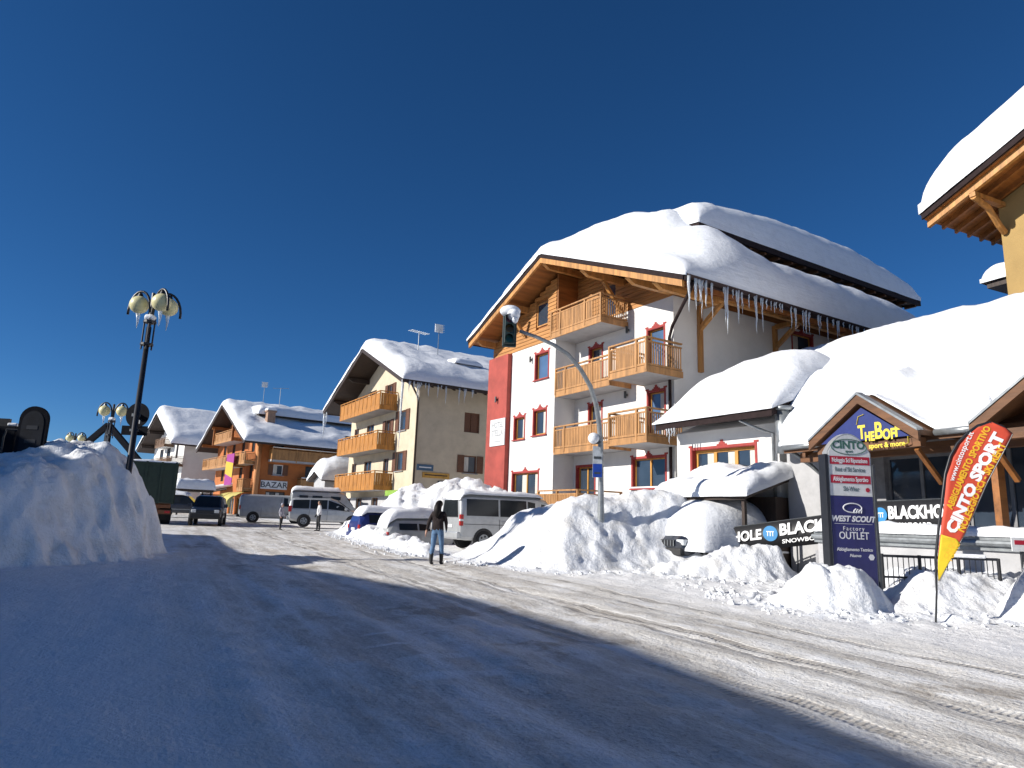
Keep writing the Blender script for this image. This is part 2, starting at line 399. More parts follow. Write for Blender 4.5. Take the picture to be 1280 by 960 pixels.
def balcony(parent, xb, xf, y0, y1, zf, zr, M=BALW, slabM=GREYD, apron=0.26, posts=(0, .33, .67, 1), ends=(True, True), style='boards', snow=True):
    """xb wall plane, xf front (xf < xb); zf floor level, zr rail top"""
    mb = MB(); mb.box(xf+.06, xb+.02, y0+.06, y1-.06, zf-.2, zf)
    b = mb.build('balcony', slabM, parent)
    a = MB(); a.box(xf, xf+.05, y0, y1, zf-.22, zf-.22+apron)
    if ends[0]: a.box(xf+.05, xb-.003, y0, y0+.05, zf-.216, zf-.22+apron)
    if ends[1]: a.box(xf+.05, xb-.003, y1-.05, y1, zf-.216, zf-.22+apron)
    a.build('apron', M, b)
    r = MB()
    if style == 'boards':
        rail_panel(r, (xf+.025, y0+.04), (xf+.025, y1-.04), zf, zr, posts=posts, open_ends=.16)
        if ends[0]: rail_panel(r, (xf+.09, y0+.03), (xb-.05, y0+.03), zf, zr, bw=.05, posts=())
        if ends[1]: rail_panel(r, (xf+.09, y1-.03), (xb-.05, y1-.03), zf, zr, bw=.05, posts=())
    else:
        n = max(3, int((y1-y0)/.8))
        rail_panel(r, (xf+.025, y0+.05), (xf+.025, y1-.05), zf-.05, zr, pitch=.16, bw=.155, posts=[k/n for k in range(n+1)], pw=.075)
        for (yy, on) in ((y0+.04, ends[0]), (y1-.04, ends[1])):
            if on: rail_panel(r, (xf+.09, yy), (xb-.05, yy), zf-.05, zr, pitch=.16, bw=.155, posts=(.5,), pw=.075)
    r.build('railing', M, b)
    if snow:
        s = MB(); s.box(xf+.12, xb-.1, y0+.12, y1-.12, zf+.002, zf+.12); s.build('floor_snow', SNOW, b, bevel=.05)
    return b
def gable_slab(mb, x0, x1, ya, yr, yb, zr, sl, sr, th, mi=0):
    """roof of two slopes, ridge at yr/zr running along x; sl slope on +y side, sr on -y side; th thickness"""
    za, zb = zr-sr*(yr-ya), zr-sl*(yb-yr)
    mb.prism([(ya, za-th), (yr, zr-th), (yr, zr), (ya, za)], 'x', x0, x1, mi)
    mb.prism([(yr+.001, zr-th), (yb, zb-th), (yb, zb), (yr+.001, zr)], 'x', x0, x1, mi)
# ------------------------------------------------------------------ ground
SDX, SDY = -0.456, 0.89          # street direction
def qof(x, y): return SDY*x - SDX*y      # across the street, growing to the right
def ground_mat():
    M = bpy.data.materials.new('packed_snow_road'); M.use_nodes = True
    n, l = M.node_tree.nodes, M.node_tree.links; b = n['Principled BSDF']
    b.inputs['Roughness'].default_value = 0.6; b.inputs['Specular IOR Level'].default_value = 0.25
    tc = n.new('ShaderNodeTexCoord')
    mp = n.new('ShaderNodeMapping'); mp.inputs['Rotation'].default_value = (0, 0, math.atan2(SDX, SDY)*-1 if False else math.atan2(-SDX, SDY)*-1)
    l.new(tc.outputs['Object'], mp.inputs[0])      # after this x = across the street, y = along it
    def nz(scale, sc, det=8, rough=.6):
        m2 = n.new('ShaderNodeMapping'); m2.inputs['Scale'].default_value = sc; l.new(mp.outputs[0], m2.inputs[0])
        k = n.new('ShaderNodeTexNoise'); k.inputs['Scale'].default_value = scale; k.inputs['Detail'].default_value = det; k.inputs['Roughness'].default_value = rough
        l.new(m2.outputs[0], k.inputs[0]); return k.outputs[0]
    def mth(op, a, b2=None, clamp=False):
        k = n.new('ShaderNodeMath'); k.operation = op; k.use_clamp = clamp
        for i, v in enumerate((a, b2)):
            if v is None: continue
            if isinstance(v, (int, float)): k.inputs[i].default_value = v
            else: l.new(v, k.inputs[i])
        return k.outputs[0]
    streak = nz(1.0, (2.6, 0.3, 1)); streak2 = nz(1.0, (16.0, 0.5, 1)); blot = nz(0.55, (1, 1, 1)); grit = nz(22, (1, 1, 1), 4); lump = nz(4.5, (1, .7, 1))
    sx = n.new('ShaderNodeSeparateXYZ'); l.new(mp.outputs[0], sx.inputs[0])
    wob = mth('MULTIPLY', mth('SUBTRACT', nz(.25, (1, 1, 1), 2), .5), .5)
    q = mth('ADD', sx.outputs[0], wob)
    # tyre tread bands
    tread = None; wv = n.new('ShaderNodeTexWave'); wv.bands_direction = 'Y'; wv.inputs['Scale'].default_value = 4.6; wv.inputs['Distortion'].default_value = 1.5; wv.inputs['Detail'].default_value = 2
    l.new(mp.outputs[0], wv.inputs[0])
    for q0, hw in ((5.0, .10), (5.3, .09), (6.6, .09), (6.9, .1), (7.9, .08), (8.6, .1)):
        t = mth('SUBTRACT', 1.0, mth('DIVIDE', mth('ABSOLUTE', mth('SUBTRACT', q, q0)), hw), True)
        tread = t if tread is None else mth('MAXIMUM', tread, t)
    tread = mth('MULTIPLY', mth('MINIMUM', mth('MULTIPLY', tread, 3.0), 1.0), mth('MULTIPLY', mth('SUBTRACT', blot, .38), 6.0, True))
    road = mth('MULTIPLY', mth('SUBTRACT', 1.0, mth('DIVIDE', mth('ABSOLUTE', mth('SUBTRACT', q, 4.9)), 5.2), True), 2.5, True)   # 1 on the driven strip
    dirt = mth('MULTIPLY', mth('MULTIPLY', mth('SUBTRACT', mth('ADD', streak, mth('MULTIPLY', nz(1.5, (1, .8, 1), 9, .7), .6)), .59), 3.4, True), road, True)
    rp = n.new('ShaderNodeValToRGB'); e = rp.color_ramp.elements
    e[0].position = 0.0; e[0].color = (0.82, 0.82, 0.82, 1); e[1].position = 1.0; e[1].color = (0.38, 0.345, 0.30, 1)
    k = e.new(.45); k.color = (0.69, 0.67, 0.63, 1)
    tot = mth('ADD', mth('MULTIPLY', dirt, .70), mth('MULTIPLY', tread, .22))
    tot = mth('ADD', tot, mth('MULTIPLY', mth('SUBTRACT', grit, .55, True), mth('MULTIPLY', road, 2.2)))
    spots = mth('MULTIPLY', mth('SUBTRACT', mth('MULTIPLY', nz(.9, (1, .8, 1), 9, .72), nz(.31, (1, 1, 1), 3)), .305, True), 9.0, True)
    tot = mth('ADD', tot, mth('MULTIPLY', spots, mth('MULTIPLY', road, 1.0)), True)
    tot = mth('ADD', tot, mth('MULTIPLY', mth('SUBTRACT', nz(5.5, (1, .55, 1), 7, .72), .5), mth('MULTIPLY', road, .75)), True)
    l.new(tot, rp.inputs[0])
    # paler stripes with broken edges mixed into the packed snow colour
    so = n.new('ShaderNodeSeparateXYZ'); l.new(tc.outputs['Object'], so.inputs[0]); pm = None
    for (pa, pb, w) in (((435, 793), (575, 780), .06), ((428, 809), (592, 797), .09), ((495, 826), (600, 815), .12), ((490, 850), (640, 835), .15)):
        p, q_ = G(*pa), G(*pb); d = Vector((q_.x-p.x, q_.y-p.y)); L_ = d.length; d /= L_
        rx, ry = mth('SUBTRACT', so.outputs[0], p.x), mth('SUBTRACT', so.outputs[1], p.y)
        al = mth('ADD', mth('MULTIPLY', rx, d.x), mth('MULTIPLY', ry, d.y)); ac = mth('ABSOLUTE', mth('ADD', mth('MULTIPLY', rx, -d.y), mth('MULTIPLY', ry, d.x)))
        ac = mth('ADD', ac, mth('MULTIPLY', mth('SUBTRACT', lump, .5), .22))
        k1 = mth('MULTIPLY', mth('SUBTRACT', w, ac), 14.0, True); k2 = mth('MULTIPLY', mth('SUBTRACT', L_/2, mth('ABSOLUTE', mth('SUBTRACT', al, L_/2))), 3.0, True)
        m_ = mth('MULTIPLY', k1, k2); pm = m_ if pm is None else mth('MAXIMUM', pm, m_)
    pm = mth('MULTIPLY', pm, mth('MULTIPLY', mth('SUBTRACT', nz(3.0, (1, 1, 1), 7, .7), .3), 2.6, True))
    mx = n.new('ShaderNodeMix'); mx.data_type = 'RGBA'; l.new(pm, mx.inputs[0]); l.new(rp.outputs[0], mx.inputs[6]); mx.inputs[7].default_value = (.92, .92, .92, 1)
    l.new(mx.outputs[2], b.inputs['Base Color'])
    hgt = mth('ADD', mth('ADD', mth('MULTIPLY', streak2, .14), mth('MULTIPLY', lump, .75)), mth('MULTIPLY', grit, .34))
    hgt = mth('ADD', hgt, mth('MULTIPLY', mth('MULTIPLY', tread, wv.outputs[1]), .42)); hgt = mth('SUBTRACT', hgt, mth('MULTIPLY', tread, .5))
    bp = n.new('ShaderNodeBump'); bp.inputs['Strength'].default_value = 0.9; bp.inputs['Distance'].default_value = 0.06
    l.new(hgt, bp.inputs['Height']); l.new(bp.outputs[0], b.inputs['Normal'])
    return M
def axis(lo, hi, step, far, g=1.18):
    a = [lo + step*i for i in range(int((hi-lo)/step)+1)]
    st = step; x = a[-1]
    while x < far: st *= g; x += st; a.append(x)
    st = step; x = a[0]; pre = []
    while x > -far: st *= g; x -= st; pre.append(x)
    return pre[::-1]+a
RUTS = ((5.1, .32, .03), (6.75, .32, .028), (3.35, .34, .022), (1.7, .34, .018), (8.1, .3, .022), (4.3, .16, .012), (6.0, .14, .012), (2.5, .2, .012))
def gsurf(x, y):
    z = gz(x, y); far = max(0.0, 1-max(0, abs(y-12)-14)/20.0)
    if far > 0:
        q = qof(x, y); al = SDX*x+SDY*y
        rz = 0.035*fbm(x*.5, y*.5, 1.3) + 0.018*fbm(q*2.6, al*.25, 5.0) + .016*fbm(x*3.1, y*3.1, 2.0, 3) + .012*abs(fbm(x*1.3, y*1.3, 7.0, 4))
        for q0, w, dp in RUTS:
            t = (q+.12*math.sin(al*.31)-q0)/w; rz -= dp*math.exp(-t*t)
        side = max(0.0, q-9.0)
        rz += min(1.0, side*.5)*(0.07*abs(fbm(x*1.7, y*1.7, 8.1)) + .05*fbm(x*4.0, y*4.0, 3.3, 3))
        z += rz*far
    return z
gx, gy = axis(-10.5, 12.0, .13, 900), axis(2.5, 25.0, .13, 1200)
gm = MB(); ny = len(gy)
gm.v = [(x, y, gsurf(x, y)) for x in gx for y in gy]
gm.f = [(i*ny+j, (i+1)*ny+j, (i+1)*ny+j+1, i*ny+j+1) for i in range(len(gx)-1) for j in range(ny-1)]
gm.mi = [0]*len(gm.f)
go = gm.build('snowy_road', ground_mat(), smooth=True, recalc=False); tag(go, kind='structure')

# ------------------------------------------------------------------ snow banks
def poly_sd(x, y, poly):
    ins = False; dm = 1e9; n = len(poly)
    for i in range(n):
        x0, y0 = poly[i]; x1, y1 = poly[(i+1) % n]
        dx, dy = x1-x0, y1-y0; t = max(0, min(1, ((x-x0)*dx+(y-y0)*dy)/(dx*dx+dy*dy+1e-9)))
        ex, ey = x-x0-t*dx, y-y0-t*dy; dm = min(dm, ex*ex+ey*ey)
        if (y0 > y) != (y1 > y) and x < (x1-x0)*(y-y0)/(y1-y0)+x0: ins = not ins
    dm = math.sqrt(dm)
    return dm if ins else -dm
def bank(name, label, poly, H, edge, res=.1, rough=.25, clod=.12, M=None, power=.75, cat='snow bank', group=None, warp=.25, fq=1.0, seed=0.0):
    xs = [p[0] for p in poly]; ys = [p[1] for p in poly]; pad = .9
    x0, x1, y0, y1 = min(xs)-pad, max(xs)+pad, min(ys)-pad, max(ys)+pad
    nx, ny = int((x1-x0)/res)+1, int((y1-y0)/res)+1
    vs, hs = [], []
    for i in range(nx+1):
        for j in range(ny+1):
            x, y = x0+i*res, y0+j*res
            d = poly_sd(x, y, poly) + warp*fbm(x*1.3*fq+seed, y*1.3*fq, 3.3, 3)
            if d <= 0: h = .07*(1+d/.8)**2*(.6+.8*fbm(x*2.3, y*2.3, seed, 3)) - .012 if d > -.8 else -.05
            else:
                hh = H(x, y) if callable(H) else H
                e = sstep(min(1, d/edge))**power if d < edge else 1.0
                ch = 0
                if clod:
                    vd = noise.voronoi(Vector((x*2.6*fq+seed, y*2.6*fq, seed+.5*fbm(x, y, 1))))[0]
                    ch = clod*(.45-vd[0]) + clod*.5*(.3-noise.voronoi(Vector((x*6.1*fq, y*6.1*fq, seed)))[0][0])
                h = e*(hh + rough*fbm(x*1.1*fq+seed, y*1.1*fq, seed, 5)) + ch*min(1, d/.35)
            hs.append(h); z = gsurf(x, y) + h
            if clod and h > 0:
                x += .5*clod*fbm(x*3+7, y*3, z*3, 2); y += .5*clod*fbm(x*3, y*3+9, z*3, 2)
            vs.append((x, y, z))
    n1 = ny+1
    fs = []
    for i in range(nx):
        for j in range(ny):
            q = (i*n1+j, (i+1)*n1+j, (i+1)*n1+j+1, i*n1+j+1)
            if max(hs[k] for k in q) > -.005: fs.append(q)
    used = sorted({k for f in fs for k in f}); re_ = {k: i for i, k in enumerate(used)}
    mb = MB(); mb.v = [vs[k] for k in used]; mb.f = [tuple(re_[k] for k in f) for f in fs]; mb.mi = [0]*len(fs)
    o = mb.build(name, M or SNOWR, smooth=True, recalc=False)
    return tag(o, label, cat, group)
def blobs(*bl):
    def H(x, y):
        h = 0.0
        for (cx, cy, r, a) in bl: h = max(h, a*math.exp(-((x-cx)**2+(y-cy)**2)/(r*r)))  if False else h + a*math.exp(-((x-cx)**2+(y-cy)**2)/(r*r))
        return h
    return H
def gp(px, py): p = G(px, py); return (p.x, p.y)

# tall ploughed wall of snow at the left kerb
def Hleft(x, y):
    return 1.75 + .22*max(0.0, min(4.3, y-14)) + .12*math.exp(-((x+11.4)**2)/3.0-((y-18.0)**2)/5) - .25*sstep((-x-12.2)/2.5)
bank('snow_bank', 'tall ploughed wall of snow around the foot of the three-globe street lamp',
     [(-10.6, 13.6), (-10.0, 15.2), (-9.4, 16.8), (-9.3, 18.3), (-9.8, 20.4), (-15, 20.9), (-21, 20), (-21, 12.6), (-14, 12.7), (-11, 12.9)],
     Hleft, 1.35, res=.08, rough=.30, clod=.09, power=.55, warp=.25, seed=2.0)
# big bank round the traffic light pole
def Hmid(x, y):
    ks = ((-2.0, .45), (-.9, .95), (.5, 1.6), (2.7, 2.05), (5.0, 2.3), (6.6, 1.9), (8.0, 1.1))
    h = ks[0][1] if x < ks[0][0] else ks[-1][1]
    for (xa, ha), (xb, hb) in zip(ks, ks[1:]):
        if xa <= x <= xb: h = ha+(hb-ha)*sstep((x-xa)/(xb-xa))
    return h - .7*math.exp(-((x-4.7)**2+(y-20.6)**2)/.35)
vn = G(575, 692)
bank('snow_bank', 'broad lumpy snow bank around the curved traffic light pole',
     [(-2.1, 23.4), (-1.65, 22.2), (-.75, 20.6), (.5, 19.3), (1.5, 18.7), (2.8, 19.1), (4.2, 19.6), (5.4, 19.6), (7.0, 20.3), (8.6, 21.8), (7.8, 24.4), (5.4, 26.2), (2.2, 25.4), (.2, 24.9), (-.9, 24.4), (-1.8, 24.2)],
     Hmid if True else blobs((2.4, 21.9, 2.3, 1.4), (.3, 22.6, 1.4, .75), (4.6, 23.4, 2.0, 1.35), (4.2, 21.2, .9, .45), (.8, 20.8, 1.2, .3), (-.9, 23.6, .8, .6), (3.6, 22.3, 1.5, .55)), 2.5, res=.085, rough=.10, clod=.05, warp=.14, seed=5.0, power=.72)
bank('snow_bank', 'crumbly heap of ploughed snow below the black banner railing',
     [(3.3, 19.0), (4.1, 18.3), (5.2, 17.8), (6.6, 17.6), (7.8, 18.1), (8.0, 19.2), (7.0, 19.9), (5.2, 19.9), (3.8, 19.6)],
     blobs((6.4, 18.8, 1.0, .58), (5.3, 19.0, .9, .32), (4.5, 19.1, .7, .25), (7.2, 18.8, .6, .4)), .9, res=.055, rough=.2, clod=.10, warp=.2, seed=9.0)
bank('snow_bank', 'chunky snow heap piled around the foot of the shop totem sign',
     [(4.9, 12.7), (5.4, 12.1), (6.3, 11.95), (6.9, 12.5), (7.5, 13.2), (7.6, 14.6), (6.4, 15.6), (5.2, 14.8), (4.8, 13.6)],
     blobs((6.1, 13.15, .62, .62), (5.55, 12.85, .4, .28), (6.35, 12.6, .35, .25), (6.95, 13.0, .5, .38), (6.6, 14.0, .9, .25), (5.4, 13.3, .6, .25)), .7, res=.045, rough=.2, clod=.09, warp=.15, seed=12.0)
bank('snow_bank', 'snow slope drifted against the buried metal railing behind the feather flag',
     [(6.7, 12.6), (7.6, 12.05), (8.6, 12.0), (9.6, 12.3), (11.2, 13.0), (12.5, 14.6), (9, 16.4), (7.0, 15.2)],
     .72, 1.5, res=.06, rough=.12, clod=.06, warp=.12, seed=15.0)
bank('snow_bank', 'rounded snow heap standing to the right of the feather flag pole',
     [(8.25, 12.2), (8.7, 11.7), (9.6, 11.3), (11.5, 11.2), (11.8, 12.8), (10.0, 13.0), (8.8, 12.9)],
     blobs((9.5, 12.2, .95, 1.35), (10.7, 12.1, 1.0, 1.0)), .75, res=.05, rough=.2, clod=.13, warp=.15, seed=18.0)
# low ridge along the kerb in front of the parked cars
bank('snow_bank', 'low ridge of cleared snow along the kerb beside the buried parked cars',
     [(-2.4, 22.6), (-1.9, 23.6), (-4.0, 29.5), (-6.6, 35.5), (-8.2, 38.5), (-9.6, 38.7), (-8.6, 35.6), (-6.2, 30.0), (-3.9, 25.0), (-3.0, 22.9)],
     lambda x, y: .34+.30*sstep((y-24)/9)+.08*math.sin(y*1.1), .8, res=.1, rough=.2, clod=.13, warp=.3, seed=21.0)
# great pile before the cream house
bank('snow_bank', 'high pile of shovelled snow behind the silver van under the cream house',
     [(-7.6, 35.0), (-6.0, 33.0), (-3.2, 31.2), (-.2, 30.4), (3.0, 31.0), (3.2, 35.0), (0, 39), (-5, 40), (-8.4, 38.5)],
     blobs((-1.6, 34.5, 2.6, 2.7), (-5.6, 36.0, 2.2, 2.1), (-3.8, 34.0, 1.6, .6), (1.6, 33.5, 2.0, 1.5)), 1.7, res=.12, rough=.35, clod=.26, warp=.4, fq=.75, seed=24.0)
# raised forecourt snow in front of the hotel
bank('snow_bank', 'smooth deep snow covering the raised forecourt of the white hotel',
     [(1.0, 28.7), (3.2, 27.0), (5.4, 25.2), (7.2, 23.6), (9.4, 23.0), (9.8, 25.0), (6.6, 27.6), (3.0, 31.8), (.2, 33.5)],
     2.05, 1.8, res=.14, rough=.12, clod=.03, warp=.1, M=SNOW, seed=27.0)
# ------------------------------------------------------------------ the white hotel
HT = Frame(P(843, 500, 27.0), 31.67)
hot = thing('hotel_building', 'white and red alpine hotel with wooden gable and stepped balconies under deep roof snow', 'building', (HT.o.x, HT.o.y, 0), HT.rot)
RY, RZ, RS = 6.1, 14.1, .41            # ridge position, height, slope
def hroof(y): return RZ - RS*abs(y-RY)
HX1 = 19.0
holesA, holesB = [], []
def hwin(kind, plane, p0, p1, holes, deep=.2, z1fix=None, **kw):
    f = HT.front if kind == 'front' else HT.side
    a, z1 = f(*p0, plane); b, z0 = f(*p1, plane); a0, a1 = min(a, b), max(a, b)
    if kind == 'front': holes.append((plane-.3, plane+deep, a0, a1, z0, z1))
    else: holes.append((a0, a1, plane-.3, plane+deep, z0, z1))
    return (kind, plane, a0, a1, z0, z1, deep, kw)
LX = -1.2
specs = []
specs += [hwin('front', LX, (641, 592), (672, 619), holesB, trim=REDT, mull=1, crest=True, curtain=True)]
specs += [hwin('front', LX, (643.5, 523), (655, 548), holesB, trim=REDT, mull=0, crest=True, curtain=True)]
specs += [hwin('front', LX, (667.5, 514), (682, 542), holesB, trim=REDT, mull=0, crest=True, curtain=True)]
specs += [hwin('front', LX, (670, 444), (685, 471), holesB, trim=REDT, mull=0, crest=True, pane=GLASSB)]
clad = hwin('front', LX, (671, 381), (685, 404), [], trim=None, mull=0, sill=False, frame=WOOD)
# right, set-back part: ground floor window and door, balcony doors on three floors
specsA = [hwin('front', 0, (791, 574), (832, 609), holesA, trim=REDT, mull=1, crest=True, snow=True)]
specsA += [('front', 0, 5.0, 6.3, 2.15, 4.2, .2, dict(trim=REDT, mull=1, sill=False))]
for zf in (4.92, 7.62):
    specsA += [('front', 0, .55, 1.5, zf+.05, zf+2.15, .2, dict(trim=REDT, mull=0, sill=False, crest=True, pane=GLASSB, curtain=(zf < 6)))]
    specsA += [('front', 0, 4.55, 5.45, zf+.05, zf+2.1, .2, dict(trim=REDT, mull=0, sill=False, crest=True, curtain=True))]
for s in specsA[1:]: holesA.append((-.3, .2, s[2], s[3], s[4], s[5]))
# wall solids
mb = MB(); mb.box(0, HX1-1, 0, 6.7, 0, 10.95); wA = mb.build('wall', WHITE, hot)
sw = [hwin('side', 0, (990, 415), (1016, 446), [], trim=REDT, mull=0, crest=True, curtain=True, deep=.2)]
holesS = [(s[2], s[3], -.3, .2, s[4], s[5]) for s in sw]
carve(wA, holesA+holesS)
mb = MB(); mb.box(LX, HX1-1, 6.7-.13, 10.5, 0, 10.3); wB = mb.build('wall', WHITE, hot); carve(wB, holesB)
mb = MB(); mb.box(LX-.25, 1.2, 10.503, 12.5, 0, 10.25); wR = mb.build('wall', RED, hot); wR['label'] = 'red plastered end bay of the hotel'
mb = MB(); mb.box(1.203, HX1-1, 10.503, 12.48, 0, 10.25); mb.build('wall', WHITE, hot)
for s in specs+specsA+sw:
    k, pl, a0, a1, z0, z1, deep, kw = s
    window(hot, k, pl, a0, a1, z0, z1, deep=deep, name='door' if z1-z0 > 1.9 else 'window', **kw)
# timber gable: horizontal boards as real laps
def boards(x, y0, y1, z0, name, M, step=.19, hole=None, thick=.12):
    mb = MB(); z = z0; k = 0
    while z < hroof(RY)-.4:
        z1 = z+step-.012
        lo, hi = y0, y1
        # clip against the roof underside
        h = hroof(RY)-.36-z1
        if h <= 0: break
        lo = max(lo, RY-h/RS); hi = min(hi, RY+h/RS)
        if hi-lo > .05:
            segs = [(lo, hi)]
            if hole and z1 > hole[2] and z < hole[3]: segs = [(lo, min(hi, hole[0])), (max(lo, hole[1]), hi)]
            for a, b in segs:
                if b-a > .03: mb.hexa([(x-.03,a,z),(x+thick,a,z),(x+thick,b,z),(x-.03,b,z),(x,a,z1),(x+thick,a,z1),(x+thick,b,z1),(x,b,z1)])
        z += step; k += 1
    return mb.build(name, M, hot)
boards(LX, 6.57, 12.45, 10.31, 'gable_cladding', WOODH, hole=(clad[2], clad[3], clad[4], clad[5]))
boards(0, .03, 6.56, 10.96, 'gable_cladding', WOODH, hole=(3.6, 4.4, 11.0, 12.6))
# backing so that nothing shows between boards
mb = MB(); mb.prism([(6.6, 10.3), (12.4, 10.3), (12.4, hroof(12.4)-.4), (6.6, hroof(6.6)-.4)], 'x', LX+.123, HX1-1)
mb.prism([(.05, 10.96), (6.59, 10.96), (6.59, hroof(6.1)-.4), (6.1, hroof(6.1)-.4), (.05, hroof(.05)-.4)], 'x', .125, HX1-1)
mb.box(LX+.02, 0.12, 6.45, 6.565, 10.31, hroof(6.5)-.4)
mb.build('gable_backing', WOODX, hot)
k, pl, a0, a1, z0, z1, deep, kw = clad
window(hot, 'front', LX, a0, a1, z0, z1, deep=.12, **kw)
window(hot, 'front', 0, 3.6, 4.4, 11.0, 12.6, deep=.12, mull=0, sill=False, frame=WOOD)
# balconies: each floor a long one and, in front to the right, a deeper one
for zf, zr in ((4.92, 5.98), (7.62, 8.74)):
    balcony(hot, 0, LX-.02, 2.55, 6.54, zf, zr, posts=(0, .3, .8, 1), ends=(True, False))
    balcony(hot, 0, -1.95, -.5, 1.75, zf-.02, zr+.02, posts=(0, .25, 1))
balcony(hot, 0, LX-.35, 2.75, 6.54, 10.4, 11.5, posts=(0, .3, .8, 1), ends=(True, False))
# entrance steps railing
mb = MB(); a, z = HT.front(673, 618, -2.6); b, z2 = HT.front(722, 612, -2.6)
rail_panel(mb, (-2.6, b), (-2.6, a), 2.0, 2.95, posts=(0, .5, 1)); rail_panel(mb, (-2.6, b), (-.4, b-.1), 2.0, 2.95, posts=(1,))
mb.build('entrance_railing', BALW, hot)
mb = MB(); mb.box(-2.7, -.003, 3.2, 10.4, 0, 2.05); mb.build('entrance_terrace', GREY, hot)
# roof
X0 = -2.5
mb = MB(); gable_slab(mb, X0, HX1, -3.0, RY, 13.0, RZ, RS, RS, .16); rf = mb.build('roof', WOODX, hot)
mb = MB()
def verge(mb, x, ya, yb, dz0, dz1, w=.05):
    for (p, q) in ((ya, RY), (RY, yb)):
        mb.hexa([(x, p, hroof(p)+dz0), (x+w, p, hroof(p)+dz0), (x+w, q, hroof(q)+dz0), (x, q, hroof(q)+dz0),
                 (x, p, hroof(p)+dz1), (x+w, p, hroof(p)+dz1), (x+w, q, hroof(q)+dz1), (x, q, hroof(q)+dz1)])
verge(mb, X0-.055, -3.02, 13.02, -.17, .06)
mb.box(X0, HX1, -3.1, -3.003, hroof(-3)-.2, hroof(-3)+.05); mb.box(X0, HX1, 13.003, 13.1, hroof(13)-.2, hroof(13)+.12)
mb.build('fascia', FASC, rf)
mb = MB(); verge(mb, X0-.03, -2.95, 12.95, -.42, -.175, .12); mb.build('barge_board', WOOD, rf)
mb = MB(); mb.tube([(X0, -3.17, hroof(-3)-.06), (HX1, -3.17, hroof(-3)-.06)], .085, 10); mb.build('gutter', FASC, rf, smooth=True)
# rafters and purlins under the soffit
x = X0+.35
while x < HX1:
    mb = MB()
    mb.prism([(-2.9, hroof(-2.9)-.34), (.2, hroof(.2)-.34), (.2, hroof(.2)-.163), (-2.9, hroof(-2.9)-.163)], 'x', x, x+.12)
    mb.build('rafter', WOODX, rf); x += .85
for yy in (-1.4, .15, 3.1, RY, 9.2, 12.3):
    zt = hroof(yy)-.345 if yy > -.5 else hroof(yy)-.35
    xe = X0+.12; mb = MB()
    # purlin with a shaped, stepped nose
    mb.prism([(xe, zt), (xe, zt-.1), (xe+.35, zt-.3), (1.0, zt-.3), (1.0, zt)], 'y', yy-.1, yy+.1)
    mb.build('purlin', WOOD, rf)
    if yy in (3.1, 9.2): # curved brace below
        mb = MB(); base = LX if yy > 6.5 else 0
        mb.beam((base-.06, yy, zt-1.55), (base-1.15, yy, zt-.32), .14, .16, up=(0, 1, 0)); mb.build('brace', WOOD, rf)
# brackets carrying the side eave: post on the wall, brace and head beam
for xx, zb in ((1.45, 7.9), (6.3, 8.4), (11.0, 8.6), (15.3, 8.8)):
    mb = MB(); mb.box(xx-.1, xx+.1, -.16, -.003, zb, 10.75)
    mb.beam((xx, -.1, 9.75), (xx, -1.45, 10.72), .17, .17, up=(1, 0, 0)); mb.box(xx-.095, xx+.095, -2.2, -.16, 10.6, 10.8)
    mb.build('eave_bracket', WOOD, rf)
mb = MB(); mb.box(X0+.15, HX1-1, -1.5, -1.3, hroof(-1.4)-.46, hroof(-1.4)-.345); mb.build('eave_beam', WOOD, rf)
# down pipe at the corner
p0 = (X0+.35, -3.1, hroof(-3)-.2)
mb = MB(); mb.tube([p0, (X0+.4, -2.95, hroof(-3)-.42), (-.12, -.05, 9.6), (-.12, .12, 9.15), (-.12, .12, 1.0)], .065, 10); mb.build('down_pipe', FASC, hot, smooth=True)
# upper roof tier standing on the right-hand slope
UX0, UX1, UY0, UY1 = .75, 17.6, -.75, 6.6
def uroof(y): return 14.05 + .16*(y-UY0)
mb = MB(); mb.box(UX0+1.0, UX1-.6, UY0+.55, UY0+.75, 11.3, uroof(UY0+.6)-.16)
mb.prism([(UY0+.56, 11.4), (5.5, 13.3), (5.5, uroof(5.5)-.17), (UY0+.56, uroof(UY0+.56)-.17)], 'x', UX0+1.0, UX0+1.2); mb.build('dormer_wall', DARKW, hot)
mb = MB(); mb.prism([(UY0, uroof(UY0)-.15), (UY1, uroof(UY1)-.15), (UY1, uroof(UY1)), (UY0, uroof(UY0))], 'x', UX0, UX1); ur = mb.build('upper_roof', PORCHW, hot)
mb = MB(); mb.box(UX0, UX1, UY0-.1, UY0-.003, uroof(UY0)-.26, uroof(UY0)+.0)
mb.prism([(UY0-.1, uroof(UY0)-.26), (UY1, uroof(UY1)-.26), (UY1, uroof(UY1)+.0), (UY0-.1, uroof(UY0)+.0)], 'x', UX0-.08, UX0-.003)
mb.prism([(UY0-.1, uroof(UY0)-.26), (UY1, uroof(UY1)-.26), (UY1, uroof(UY1)+.0), (UY0-.1, uroof(UY0)+.0)], 'x', UX1+.003, UX1+.08); mb.build('fascia', FASC, ur)
x = UX0+.4
while x < UX1:
    mb = MB(); mb.box(x, x+.12, UY0+.02, UY0+.6, uroof(UY0)-.34, uroof(UY0)-.155); mb.build('rafter', PORCHW, ur); x += .95
